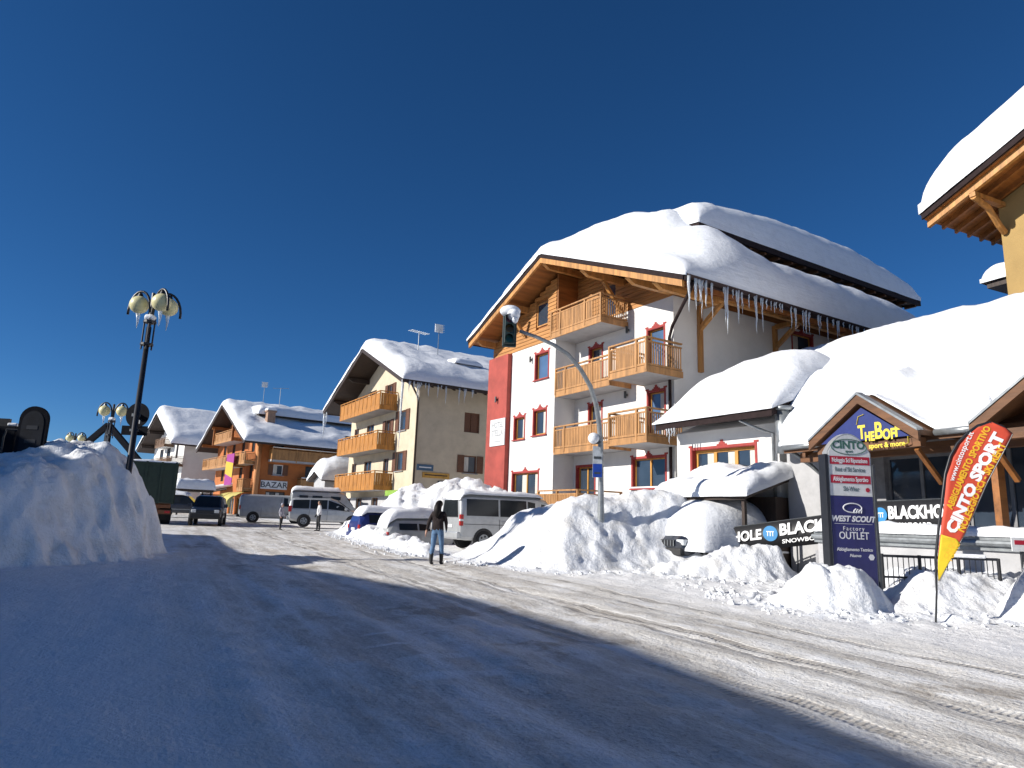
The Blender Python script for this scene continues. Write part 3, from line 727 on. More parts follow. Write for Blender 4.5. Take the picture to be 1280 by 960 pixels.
# snow: lower blanket with the drift rising to the upper tier, and the thick slab on the tier
def hthick(x, y):
    t = .72 + 1.0*sstep((1.5-y)/3.5)*sstep((x+1.8)/2.5)
    if y < 9.5:
        up = uroof(max(UY0, min(y, 6.0))) - .2 + 1.15*sstep((y-UY0)/1.6) + .4*math.exp(-((y-4.0)**2)/5.0) - hroof(y)
        w = sstep((x-X0-.1)/3.3)*sstep((y+3.1)/2.4)*sstep((9.5-y)/3.0)
        if y < .6: w *= 1-.72*sstep((x-.9)/2.8)*sstep((.6-y)/.9)
        t = t*(1-w) + max(t, up)*w
    elif y > 9.5: t *= .8
    t *= 1 - .5*sstep((x-11)/7)*(1 if y < 2 else 0)
    return t
snow_cap('roof_snow', rf, X0, HX1, -3.05, 13.0, lambda x, y: hroof(y)+.02, hthick, r=.8, nx=70, ny=70, rough=.07, seed=1.0, ry0=.8, ry1=.8, rx0=.9)
snow_cap('roof_snow', ur, UX0, UX1, UY0, UY1+.6, lambda x, y: uroof(y)+.01, lambda x, y: 1.1+.85*math.sin(math.pi*max(0, min(1, (x-UX0)/(UX1-UX0))))**.8+.1*fbm(x*.3, y*.3), r=.9, nx=60, ny=30, rough=.08, seed=3.0, freq=1.1, ry1=2.5)
ic = []
rr = random.Random(3)
for k in range(64):
    x = X0+.3+rr.random()**1.3*13; big = x < 6
    ic.append(((x, -3.2-.03*rr.random(), hroof(-3)-.1), (.25+.8*rr.random()**2+(.6 if big and rr.random() < .3 else 0)), (.03+.03*rr.random())*.62))
for xx, ln in ((X0+.05, 1.35), (X0+.9, 1.0), (X0+2.0, 1.8), (X0+2.6, 1.3), (X0+3.6, 1.5), (X0+6.6, .95)): ic.append(((xx, -3.2, hroof(-3)-.06), ln, .06))
icicles(rf, ic)
# outdoor lamps and the name board
for (px, py, pl) in ((786, 413, 0), (784, 494, 0), (665, 450, LX), (622, 500, LX-.25)):
    a, z = HT.front(px, py, pl); mb = MB()
    mb.box(pl-.12, pl-.003, a-.04, a+.04, z-.05, z+.05); mb.tube([(pl-.12, a, z-.14), (pl-.12, a, z+.16)], .055, 8)
    mb.build('wall_lamp', DKGREY, hot)
a0, z1 = HT.front(613, 526, LX-.25); a1, z0 = HT.front(631, 556, LX-.25)
mb = MB(); xb = LX-.25; mb.box(xb-.05, xb-.003, a1, a0-.1, z0, z1); nb = mb.build('name_board', WPAINT, hot)
ym = (a0-.1+a1)/2
LET = mat('grey_letters', (.30, .30, .30), .6, .1)
text_mesh('HOTEL', .42, LET, 'lettering', nb, (xb-.052, ym, z1-.33), FRONTM, bold=.006, width=.85)
text_mesh('STELLA', .46, LET, 'lettering', nb, (xb-.052, ym, (z0+z1)/2-.05), FRONTM, bold=.006, width=.8)
mb = MB(); mb.box(xb-.058, xb-.052, a1+.35, a0-.5, z0+.2, z0+.24); mb.build('underline', LET, nb)

# ------------------------------------------------------------------ annex between hotel and shop (same frame)
anx = thing('hotel_annex', 'low white annex with one wide red-framed window under a bulging snow roof', 'building', (HT.o.x, HT.o.y, 0), HT.rot)
AX = -1.3
mb = MB(); mb.box(AX, 1.4, -5.75, -1.4, 0, 4.95); mb.prism([(AX, 4.953), (1.4, 4.953), (1.4, 6.1)], 'y', -5.745, -1.42); wa = mb.build('wall', WHITE, anx)
a0, z1 = HT.front(865, 563, AX); a1, z0 = HT.front(945, 593, AX); z0 = 3.3
carve(wa, [(AX-.3, AX+.25, a1, a0, z0, z1)])
window(anx, 'front', AX, a1, a0, z0, z1, deep=.25, trim=REDT, mull=2, crest=True, frame=YFRAME, fw=.12, curtain=True)
def aroof(x, y): return 5.25+.36*(x+2.2)
mb = MB(); mb.prism([(-2.2, 5.07), (1.8, 5.07+.36*4), (1.8, 5.25+.36*4), (-2.2, 5.25)], 'y', -6.2, -1.3); ra = mb.build('roof', GREYD, anx)
mb = MB(); mb.box(-2.28, -2.203, -6.2, -1.3, 5.0, 5.33)
mb.prism([(-2.28, 5.0), (1.8, 5.0+.36*4.08), (1.8, 5.4+.36*4.08), (-2.28, 5.36)], 'y', -6.28, -6.203); mb.build('fascia', FASC, ra)
def athick(x, y): return .95*sstep((x+2.6)/2.2)+.25 + .35*math.exp(-((y+4.4)**2)/2.2)*sstep((x+2.2)/2)
snow_cap('roof_snow', ra, -2.25, 1.5, -6.25, -1.3, lambda x, y: aroof(x, y)+.01, athick, r=1.1, nx=40, ny=34, rough=.06, seed=6.0, rx0=.6, rx1=1.2, ry0=.8, ry1=1.4)
mb = MB(); mb.tube([(-2.2, -5.0, 5.0), (-1.7, -5.3, 4.75), (-1.4, -5.62, 4.6), (-1.4, -5.62, 2.2)], .05, 8); mb.build('down_pipe', ZINC, anx, smooth=True)
icicles(ra, [((-2.3, -1.9-.12*k, 5.0), .3+.25*(k % 3 == 1), .03) for k in range(4)] )
# lean-to under the window
mb = MB(); mb.prism([(-3.4, 2.45), (AX-.003, 3.1), (AX-.003, 3.22), (-3.4, 2.57)], 'y', -6.1, -2.5); mb.box(-3.3, -3.2, -6.0, -5.9, 0, 2.46); mb.box(AX-.6, AX-.004, -6.0, -2.6, 0.2, 2.6)
lt = mb.build('lean_to', DARKW, anx)
snow_cap('lean_to_snow', lt, -3.45, AX-.01, -6.2, -2.4, lambda x, y: 2.58+.31*(x+3.4), lambda x, y: .5+.2*fbm(x, y*.6, 4), r=.5, nx=24, ny=34, rough=.1, seed=8.0, rx1=0)
# ------------------------------------------------------------------ cream house
CF = Frame(P(520, 560, 45.0), 31.67)
cre = thing('apartment_house', 'cream apartment house with three orange wooden balconies and brown shutters', 'building', (CF.o.x, CF.o.y, 0), CF.rot)
CRY, CRZ, CRS = 6.5, 13.8, .44
def croof(y): return CRZ-CRS*abs(y-CRY)
holes = []; sp = []
def rectf(F_, kind, plane, p0, p1):
    f = F_.front if kind == 'front' else F_.side
    a, z1 = f(*p0, plane); b, z0 = f(*p1, plane); return min(a, b), max(a, b), min(z0, z1), max(z0, z1)
for p0, p1 in (((500, 514), (507, 537)), ((496, 565), (503, 588))):
    a0, a1, z0, z1 = rectf(CF, 'front', 0, p0, p1); sp.append(('front', a0, a1, z0, z1, dict(shutters=SHUT, mull=0, frame=SHUT)))
for fl, zf in ((0, 3.62), (1, 6.4), (2, 9.2)):     # balcony doors and windows on three floors
    for a0, w, h, z in ((4.6, 1.0, 2.05, .03), (8.0, 1.5, 2.05, .03), (11.3, 1.0, 1.3, .75)):
        if fl == 2 and a0 > 10: continue
        sp.append(('front', a0, a0+w, zf+z, zf+z+h*(0.93 if fl == 2 else 1), dict(mull=1, frame=SHUT, sill=False, shutters=SHUT if fl and a0 < 5 else None)))
for a0 in (2.2, 6.0, 9.3, 11.9):     # street level openings
    sp.append(('front', a0, a0+1.3, .9 if a0 != 9.3 else 1.6, 2.95, dict(mull=1, frame=SHUT, sill=False)))
a0, a1, z0, z1 = rectf(CF, 'side', 0, (581, 515), (599, 542)); sp.append(('side', a0, a1, z0, z1, dict(frame=SHUT, pane=SHUT, mull=1, sill=False)))
a0, a1, z0, z1 = rectf(CF, 'side', 0, (580, 569), (595, 592)); sp.append(('side', a0, a1, z0, z1, dict(frame=SHUT, mull=0, shutters=SHUT, curtain=True)))
mb = MB(); mb.prism([(0, 0), (13.2, 0), (13.2, croof(13.2)-.2), (CRY, CRZ-.2), (0, croof(0)-.2)], 'x', 0, 14); wc = mb.build('wall', CREAM, cre)
carve(wc, [((-.3, .15, a, b, c, d) if k == 'front' else (a, b, -.3, .15, c, d)) for k, a, b, c, d, kw in sp])
for k, a, b, c, d, kw in sp: window(cre, k, 0, a, b, c, d, deep=.15, fw=.08, name='door' if d-c > 1.85 else 'window', **kw)
mb = MB(); mb.box(-.06, -.003, .3, 13.1, .6, 3.0)
pl_ = mb.build('plinth', GREYD, cre); carve(pl_, [(-.3, .2, a, b, c, d) for k, a, b, c, d, kw in sp if k == 'front' and d < 3.1])
for zf in (3.62, 6.4, 9.2): balcony(cre, 0, -1.35, 3.6, 12.2, zf, zf+1.08, M=BALO, style='panels', apron=.32)
# front left return of balcony ends by the corner is open; roof
mb = MB(); gable_slab(mb, -1.8, 15, -1.5, CRY, 15.0, CRZ, CRS, CRS, .2); rc = mb.build('roof', DARKW, cre)
mb = MB()
for p, q in ((-1.5, CRY), (CRY, 15.0)):
    mb.hexa([(-1.9, p, croof(p)-.3), (-1.803, p, croof(p)-.3), (-1.803, q, croof(q)-.3), (-1.9, q, croof(q)-.3), (-1.9, p, croof(p)), (-1.803, p, croof(p)), (-1.803, q, croof(q)), (-1.9, q, croof(q))])
mb.box(-1.9, 15, -1.6, -1.503, croof(-1.5)-.25, croof(-1.5)); mb.box(-1.9, 15, 15.003, 15.1, croof(15)-.25, croof(15)+.1); mb.build('fascia', DARKW, rc)
for yy in (.1, 3.3, CRY, 9.8, 13.0):
    mb = MB(); z = croof(yy)-.205; mb.prism([(-1.7, z), (-1.7, z-.12), (-1.3, z-.34), (.5, z-.34), (.5, z)], 'y', yy-.12, yy+.12); mb.build('purlin', DARKW, rc)
x = -1.4
while x < 15:
    mb = MB(); mb.prism([(-1.45, croof(-1.45)-.36), (.1, croof(.1)-.36), (.1, croof(.1)-.203), (-1.45, croof(-1.45)-.203)], 'x', x, x+.14); mb.build('rafter', DARKW, rc); x += .8
snow_cap('roof_snow', rc, -1.85, 15, -1.6, 15.0, lambda x, y: croof(y)+.02, lambda x, y: (.75 if y > CRY else 1.0)+.12*fbm(x*.35, y*.35, 2), r=.9, nx=44, ny=50, rough=.12, seed=11.0, ry0=1.6)
rr = random.Random(5)
icicles(rc, [((-1.5+13*rr.random(), -1.63, croof(-1.5)-.15), .3+1.0*rr.random()**2, .035+.03*rr.random()) for k in range(34)]
        + [((-1.85, -1.5, croof(-1.5)-.1), 4.6, .09), ((-1.8, 14.9, croof(15)-.2), 2.2, .12), ((-1.75, 14.5, croof(15)-.1), 1.2, .07)])
mb = MB(); mb.tube([(-1.2, -1.45, croof(-1.5)-.3), (-.1, -.12, croof(-1.5)-.9), (-.1, -.12, 1)], .07, 8); mb.build('down_pipe', DARKW, cre, smooth=True)
# skylight hatch and dormer opening in the snow, vents
mb = MB(); mb.box(3.2, 4.6, .9, 2.4, 11.4, 12.3); mb.build('dormer', DARKW, rc)
snow_cap('dormer_snow', rc, 2.9, 4.9, .6, 3.6, lambda x, y: 12.31+.1*y, lambda x, y: .5, r=.6, nx=14, ny=14, seed=4.4)
# wall signs on the side
for (p0, p1, c, nm) in (((521, 580), (541, 589), (.05, .12, .20), 'blue'), ((528, 590), (561, 599), (.55, .30, .05), 'orange'), ((547, 601), (567, 610), (.03, .04, .05), 'black')):
    a0, a1, z0, z1 = rectf(CF, 'side', 0, p0, p1); mb = MB(); mb.box(a0, a1, -.06, -.003, z0, z1)
    s = mb.build('sign_board', mat('sign_'+nm, c, .5, .15, 2), cre); s['label'] = nm+' sign board on the side wall of the cream house'
    mb = MB(); zz = (z0+z1)/2; mb.box(a0+.15, a1-.15, -.066, -.061, zz-.02, zz+.05); mb.build('lettering_band', WPAINT if nm != 'orange' else DARKW, s)
mb = MB(); mb.box(-.9, -.01, .5, 2.6, 3.0, 3.35); s = mb.build('shop_sign', mat('sign_green', (.25, .42, .06), .5, .1), cre)

# ------------------------------------------------------------------ antennas on roofs
def antenna(loc, label, kind, h=2.2, rz=0.0):
    t = thing('roof_antenna', label, 'antenna', loc, rz, 'antennas on the snowy roofs')
    mb = MB(); mb.tube([(0, 0, -1.2), (0, 0, h)], .03, 6); mb.build('mast', ZINC, t)
    if kind == 'yagi':
        mb = MB(); mb.beam((-.9, 0, h-.1), (.9, 0, h-.02), .03, .03)
        for k in range(9): mb.beam((-.85+.21*k, -.28, h-.1+.01*k), (-.85+.21*k, .28, h-.1+.01*k), .02, .02)
        mb.build('boom', ZINC, t)
    else:
        mb = MB(); mb.box(-.3, .3, -.05, .05, h-.5, h+.1)
        for k in range(5): mb.beam((-.4, -.1, h-.45+.13*k), (.4, -.1, h-.45+.13*k), .02, .02)
        mb.build('panel', WPAINT, t)
w = P(524, 416, 50); antenna((w.x, w.y, w.z-1.9), 'slanting yagi antenna on the ridge of the cream house', 'yagi', 2.0, .9)
w = P(549, 409, 49); antenna((w.x, w.y, w.z-2.0), 'square panel antenna beside the yagi on the cream house', 'panel', 2.1, .5)
w = P(331, 482, 78); antenna((w.x, w.y, w.z-1.9), 'panel antenna on the ridge of the orange house beside its chimney', 'panel', 2.2, .3)
w = P(351, 487, 78); antenna((w.x, w.y, w.z-1.8), 'small yagi antenna on the orange house over the long dormer', 'yagi', 2.0, .2)

# ------------------------------------------------------------------ orange house with the BAZAR
OF = Frame(P(320, 600, 70.0), 36.7)
ora = thing('chalet_building', 'orange chalet with wooden balconies and a BAZAR sign under a snowy roof', 'building', (OF.o.x, OF.o.y, 0), OF.rot)
ORY, ORZ, ORS = 8.0, 13.2, .47
def oroof(y): return ORZ-ORS*abs(y-ORY)
sp = []
for zf in (4.6, 7.4, 10.2):
    for k in range(4):
        a0 = 1.5+3.6*k
        if zf+2 < oroof(a0+.5)-.6 and zf+2 < oroof(a0)-.6: sp.append(('front', a0, a0+1.1, zf+.4, zf+1.9, dict(mull=1, frame=DARKW, sill=False)))
for k in range(5): sp.append(('front', 1.0+3*k, 2.9+3*k, 1.0, 3.1, dict(mull=1, frame=YFRAME, sill=False)))
a0, a1, z0, z1 = rectf(OF, 'side', 0, (342, 580.5), (353, 594.5)); sp.append(('side', a0, a1, z0, z1, dict(mull=0, frame=WPAINT, shutters=SHUT, curtain=True)))
a0, a1, z0, z1 = rectf(OF, 'side', 0, (332, 614), (355, 627)); sp.append(('side', a0, a1, z0, z1, dict(mull=1, frame=DARKW, curtain=True)))
for px in (345, 378, 400): 
    a0, a1, z0, z1 = rectf(OF, 'side', 0, (px, 547), (px+10, 560)); sp.append(('side', a0, a1, z0, z1, dict(mull=0, frame=DARKW, sill=False)))
for px in (382, 402):
    a0, a1, z0, z1 = rectf(OF, 'side', 0, (px, 583), (px+11, 600)); sp.append(('side', a0, a1, z0, z1, dict(mull=0, frame=DARKW, sill=False)))
a0, a1, z0, z1 = rectf(OF, 'side', 0, (375, 610), (383, 630)); sp.append(('side', a0, a1, z0, z1, dict(mull=0, frame=DARKW, sill=False)))
mb = MB(); mb.prism([(0, 0), (16, 0), (16, oroof(16)-.2), (ORY, ORZ-.2), (0, oroof(0)-.2)], 'x', 0, 14); wo = mb.build('wall', ORANGE, ora)
carve(wo, [((-.3, .15, a, b, c, d) if k == 'front' else (a, b, -.3, .15, c, d)) for k, a, b, c, d, kw in sp])
for k, a, b, c, d, kw in sp: window(ora, k, 0, a, b, c, d, deep=.15, fw=.09, **kw)
balcony(ora, 0, -1.6, 4.4, 12.4, 9.2, 10.2, M=BALW, posts=(0, .25, .5, .75, 1)); balcony(ora, 0, -1.5, 4.6, 16.2, 6.5, 7.5, M=BALW, posts=(0, .25, .5, .75, 1)); balcony(ora, 0, -1.3, .1, 4.0, 6.6, 7.6, M=BALW); balcony(ora, 0, -1.2, .2, 2.2, 3.9, 4.9, M=BALW)
def sbal(x0, x1, zf, zr, dep=1.2, M=BALW):
    mb = MB(); mb.box(x0, x1, -dep, -.003, zf-.2, zf); b = mb.build('balcony', GREYD, ora)
    r = MB(); rail_panel(r, (x0, -dep+.02), (x1, -dep+.02), zf-.1, zr, pitch=.16, bw=.15, posts=(0, .25, .5, .75, 1)); rail_panel(r, (x0+.03, -dep+.06), (x0+.03, -.06), zf-.1, zr, posts=()); r.build('railing', M, b)
    s = MB(); s.box(x0, x1, -dep-.04, -dep+.08, zr+.031, zr+.12); s.build('rail_snow', SNOW, b, bevel=.03)
sbal(1.0, 11.0, 6.95, 8.1); sbal(4.2, 9.5, 4.1, 5.2)
a0, z1 = OF.side(326, 600, 0); a1, z0 = OF.side(358, 612.5, 0)
mb = MB(); mb.box(a0, a1, -.09, -.003, z0, z1); sg = mb.build('bazar_sign', WPAINT, ora)
text_mesh('BAZAR', .8, mat('dark_letters', (.06, .07, .09), .6, .1), 'lettering', sg, ((a0+a1)/2, -.095, (z0+z1)/2-.02), SIDEM, bold=.012, width=1.1)
mb = MB(); mb.tube([(-.02, -.02, 0), (-.02, -.02, oroof(0)-.4)], .3, 12); mb.build('corner_pier', mat('pale_orange_plaster', (.60, .26, .10), .85, .06), ora, smooth=True)
mb = MB(); gable_slab(mb, -2.0, 15, -1.9, ORY, 17.5, ORZ, ORS, ORS, .22); ro = mb.build('roof', DARKW, ora)
mb = MB()
for p, q in ((-1.9, ORY), (ORY, 17.5)):
    mb.hexa([(-2.1, p, oroof(p)-.35), (-2.003, p, oroof(p)-.35), (-2.003, q, oroof(q)-.35), (-2.1, q, oroof(q)-.35), (-2.1, p, oroof(p)), (-2.003, p, oroof(p)), (-2.003, q, oroof(q)), (-2.1, q, oroof(q))])
mb.box(-2.1, 15, -2.0, -1.903, oroof(-1.9)-.25, oroof(-1.9)); mb.build('fascia', DARKW, ro)
for yy in (.2, 4, ORY, 12, 15.8):
    mb = MB(); z = oroof(yy)-.225; mb.box(-1.9, .3, yy-.13, yy+.13, z-.32, z); mb.build('purlin', WOODX, ro)
for yy in (4.2, 11.8):
    mb = MB(); mb.box(-1.75, -1.55, yy-.1, yy+.1, 8.9, oroof(yy)-.55); mb.build('gallery_post', WOODX, ora)
snow_cap('roof_snow', ro, -2.05, 15, -2.0, 17.5, lambda x, y: oroof(y)+.02, lambda x, y: .8+.12*fbm(x*.35, y*.35, 6), r=.8, nx=40, ny=50, rough=.14, seed=13.0, ry0=1.2)
# long dormer with its own snow slab, chimney
DY = 3.6; dz = 11.75
mb = MB(); mb.box(1.2, 13.5, DY, DY+.2, 9.6, dz); dm = mb.build('dormer', WOODX, ora)
mb = MB(); mb.prism([(DY-.9, dz), (8.2, dz+.55), (8.2, dz+.7), (DY-.9, dz+.15)], 'x', .4, 14.2); mb.build('dormer_roof', DARKW, dm)
snow_cap('dormer_snow', dm, .35, 14.2, DY-1.0, 8.6, lambda x, y: dz+.16+.118*(y-DY+.9), lambda x, y: .95+.1*fbm(x*.4, y), r=.7, nx=40, ny=20, rough=.12, seed=14.0)
mb = MB(); mb.box(1.0, 1.8, 1.6, 2.5, 9.4, 12.1); mb.box(.9, 1.9, 1.5, 2.6, 12.1, 12.25); ch = mb.build('chimney', mat('chimney_render', (.35, .22, .15), .9, .15), ora)
mb = MB(); mb.box(.9, 1.9, 1.5, 2.6, 12.252, 12.5); mb.build('snow_cap', SNOW, ch, bevel=.1)
mb = MB(); mb.box(8.8, 11.2, -.9, .2, 9.3, 10.1); mb.build('roof_hatch', BLACK, ora)
# hanging banner, awnings
mb = MB(); mb.box(-1.75, -1.7, 2.3, 5.0, 4.3, 7.5); bn = mb.build('street_banner', mat('purple_cloth', (.30, .03, .22), .7, .1), ora)
mb = MB(); mb.prism([(2.3, 5.0), (5.0, 5.5), (5.0, 6.8), (2.3, 6.5)], 'x', -1.775, -1.751); mb.build('yellow_field', mat('yellow_cloth', (.55, .38, .03), .7, .1), bn)
for a0, a1 in ((.2, 4.2), (4.6, 7.2)):
    mb = MB(); vs = []; n = 10
    for k in range(n+1):
        t = math.pi/2*k/n; x, z = -2.2*math.sin(t)**1.0, 2.4+1.3*math.cos(t)
        vs += [(x-.01, a0, z), (x-.01, a1, z)]
    mb.add(vs, [(2*k, 2*k+1, 2*k+3, 2*k+2) for k in range(n)]); mb.box(-2.22, -2.18, a0, a1, 2.05, 2.4)
    mb.build('awning', mat('awning_cloth', (.52, .45, .14), .8, .1), ora, smooth=False)
for a0, zz in ((8.2, 4.3), (10.5, 4.0)):
    mb = MB(); mb.prism([(-2.0, zz-.5), (-.01, zz), (-.01, zz+.06), (-2.0, zz-.44)], 'y', a0, a0+2.6); cn = mb.build('canopy', DARKW, ora)
    snow_cap('canopy_snow', cn, -2.0, -.02, a0, a0+2.6, lambda x, y: zz+.07+.25*(x), lambda x, y: .35, r=.25, nx=8, ny=10, seed=a0, rx1=0)

# ------------------------------------------------------------------ white chalet at the far end
WF = Frame(P(228, 580, 85.0), 40)
whi = thing('chalet_building', 'white chalet with dark wooden gable and dark carved balconies at the street end', 'building', (WF.o.x, WF.o.y, 0), WF.rot)
WRY, WRZ, WRS = 7.2, 13.9, .5
def wroof(y): return WRZ-WRS*abs(y-WRY)
sp = []
for a0, z, w, h in ((2.6, 8.0, 1.0, 1.9), (6.2, 7.9, 1.7, 1.6), (9.6, 7.9, 1.7, 1.6), (6.4, 10.5, 1.4, 1.5), (3.0, 5.1, 1.1, 1.6), (6.5, 5.1, 1.2, 1.6), (10.0, 5.1, 1.2, 1.6), (3.0, 2.2, 1.3, 1.6), (8.0, 2.2, 1.3, 1.6)):
    sp.append(('front', a0, a0+w, z, z+h, dict(mull=1, frame=DARKW, sill=False)))
mb = MB(); mb.prism([(0, 0), (14.4, 0), (14.4, wroof(14.4)-.2), (WRY, WRZ-.2), (0, wroof(0)-.2)], 'x', 0, 12); ww = mb.build('wall', WHITE, whi)
carve(ww, [(-.3, .15, a, b, c, d) for k, a, b, c, d, kw in sp])
for k, a, b, c, d, kw in sp: window(whi, k, 0, a, b, c, d, deep=.15, fw=.1, **kw)
mb = MB(); mb.prism([(4.2, 11.9), (10.2, 11.9), (WRY, WRZ-.25)], 'x', -.12, -.003); mb.build('gable_cladding', DARKW, whi)
DBAL = mat('carved_balcony_wood', (.16, .085, .04), .6, .3, 6)
balcony(whi, 0, -1.4, -.3, 13.5, 7.0, 8.0, M=DBAL, slabM=WHITE); balcony(whi, 0, -1.2, 4.8, 9.4, 9.7, 10.6, M=DBAL, slabM=WHITE); balcony(whi, 0, -1.3, -.2, 6.0, 4.2, 5.2, M=DBAL, slabM=WHITE)
mb = MB(); gable_slab(mb, -1.9, 13, -1.6, WRY, 16.0, WRZ, WRS, WRS, .25); rw = mb.build('roof', DARKW, whi)
for yy in (.2, 3.6, WRY, 10.8, 14.2):
    mb = MB(); z = wroof(yy)-.255; mb.box(-1.8, .3, yy-.15, yy+.15, z-.35, z); mb.build('purlin', DARKW, rw)
snow_cap('roof_snow', rw, -1.95, 13, -1.7, 16.0, lambda x, y: wroof(y)+.02, lambda x, y: 1.15, r=1.1, nx=30, ny=44, rough=.1, seed=16.0)
# snow-laden carport before it
w = G(232, 652); 
cp = thing('carport', 'low carport with a thick slab of snow before the white chalet', 'carport', (P(216, 640, 66).x, 66, gz(0, 66)), math.radians(38))
mb = MB(); mb.box(-.2, 3.0, -1.6, 1.6, 2.15, 2.35); rcp = mb.build('roof', DARKW, cp)
for xx in (0, 2.8):
    for yy in (-1.45, 1.45):
        mb = MB(); mb.box(xx-.07, xx+.07, yy-.07, yy+.07, -.1, 2.15); mb.build('post', DARKW, cp)
snow_cap('roof_snow', rcp, -.25, 3.05, -1.65, 1.65, lambda x, y: 2.36, lambda x, y: .95, r=.35, nx=20, ny=24, rough=.12, seed=19.0, freq=1.5)

# ------------------------------------------------------------------ sports shop on the right
SF = Frame(P(985, 600, 21.0), 25)
shp = thing('shop_building', 'low sports shop with timber porch gables and a vast snow-covered roof', 'building', (SF.o.x, SF.o.y, 0), SF.rot)
SEX, SEZ, SSL = -1.1, 3.98, .60           # eave x, eave height, slope
RXX = 5.0                                  # ridge
def sroof(x): return SEZ+SSL*(min(x, RXX)-SEX) - (SSL*(x-RXX) if x > RXX else 0)
YL, YR = -.93, -11.5
def syl(x): return YL + 6.0*max(0.0, min(1.0, (x-SEX)/6.1))   # left end of the roof runs back over the link to the annex
g1 = [SF.front(px, py, SEX-.6)[0] for px, py in ((1012, 557), (1072, 492), (1150, 556))]
gz1 = SF.front(1072, 492, SEX-.6)[1]
g2l = SF.front(1213, 538, SEX-.6)[0]
WX = 1.2
# front wall with the wide dark shop windows
a0, a1 = SF.front(1106, 600, WX)[0], SF.front(1196, 600, WX)[0]
b0 = SF.front(1204, 600, WX)[0]; b1 = b0-4.2
mb = MB(); mb.box(WX, 7.8, YR, .9, .2, 4.9); ws = mb.build('wall', GREY, shp)
wz0, wz1 = 1.75, 3.75
sh = [(a1, a0, wz0, wz1), (b1, b0, 1.0, 3.85), (-.9, .1, 1.2, 3.3)]
carve(ws, [(WX-.3, WX+.2, *h_) for h_ in sh])
DFR = mat('shop_frame', (.22, .22, .23), .5, .1)
for h_ in sh[:2]: window(shp, 'front', WX, *h_, deep=.2, frame=DFR, mull=1 if h_[1] == a0 else 3, sill=False, fw=.08)
window(shp, 'front', WX, *sh[2], deep=.2, frame=DFR, mull=0, sill=False, name='door')
# roof
mb = MB(); th = .2
for xa, xb_ in ((SEX, RXX), (RXX+.002, 8.2)):
    mb.hexa([(xa, YR, sroof(xa)-th), (xb_, YR, sroof(xb_)-th), (xb_, syl(xb_), sroof(xb_)-th), (xa, syl(xa), sroof(xa)-th),
             (xa, YR, sroof(xa)), (xb_, YR, sroof(xb_)), (xb_, syl(xb_), sroof(xb_)), (xa, syl(xa), sroof(xa))])
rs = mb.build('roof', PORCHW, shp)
mb = MB()
for ya, yb in ((g1[0]+.02, YL), (g2l+.02, g1[2]-.02)):
    mb.tube([(SEX-.07, ya, SEZ-.05), (SEX-.07, yb, SEZ-.05)], .08, 10)
mb.build('gutter', ZINC, rs, smooth=True)
mb = MB(); mb.box(SEX+.3, SEX+.5, YR, YL-.3, 3.52, 3.78); mb.build('eave_beam', PORCHW, rs)
for yy in [YL-.7-1.1*k for k in range(12)]:
    mb = MB(); mb.prism([(SEX+.05, SEZ-.36), (WX-.02, SEZ-.36+SSL*(WX-.02-SEX-.05)), (WX-.02, SEZ-.205+SSL*(WX-.02-SEX-.05)), (SEX+.05, SEZ-.205)], 'y', yy, yy+.1); mb.build('rafter', PORCHW, rs)
# porch gables
def porch(yl, yc, yr_, ztop, zlo, name):
    p = MB(); x0, x1 = SEX-.55, 1.6
    for (ya, za, yb, zb) in ((yl, zlo, yc, ztop), (yc, ztop, yr_, zlo)):
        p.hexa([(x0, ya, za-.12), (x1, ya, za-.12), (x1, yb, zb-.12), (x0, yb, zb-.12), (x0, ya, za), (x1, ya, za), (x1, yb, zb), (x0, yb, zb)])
    g = p.build(name, PORCHW, rs)
    p = MB()
    for (ya, za, yb, zb) in ((yl, zlo, yc, ztop), (yc, ztop, yr_, zlo)):
        p.hexa([(x0-.09, ya, za-.25), (x0-.003, ya, za-.25), (x0-.003, yb, zb-.25), (x0-.09, yb, zb-.25), (x0-.09, ya, za-.03), (x0-.003, ya, za-.03), (x0-.003, yb, zb-.03), (x0-.09, yb, zb-.03)])
    p.build('barge_board', PORCHW, g)
    p = MB()
    for (ya, za, yb, zb) in ((yl, zlo, yc, ztop), (yc, ztop, yr_, zlo)):
        p.hexa([(x0-.12, ya, za-.028), (x0+.1, ya, za+.003), (x0+.1, yb, zb+.003), (x0-.12, yb, zb-.028), (x0-.12, ya, za+.03), (x0+.1, ya, za+.045), (x0+.1, yb, zb+.045), (x0-.12, yb, zb+.03)])
    p.build('flashing', ZINC, g)
    p = MB(); p.box(x0+.12, x0+.32, min(yl, yr_)+.1, max(yl, yr_)-.1, zlo-.36, zlo-.15); p.build('tie_beam', PORCHW, g)
    for yy in (yl-.25, yr_+.25):
        p = MB(); p.beam((x0+.2, yy, zlo-.4), (SEX+.45, yy, zlo-1.15), .09, .1, up=(0, 1, 0)); p.build('brace', WOODX, g)
    return g, x0
gA, gx0 = porch(g1[0], g1[1], g1[2], gz1, SEZ-.02, 'porch_gable')
y2c = g2l-1.95
gB, _ = porch(g2l, y2c, y2c-1.95, SEZ+1.35, SEZ-.02, 'porch_gable')
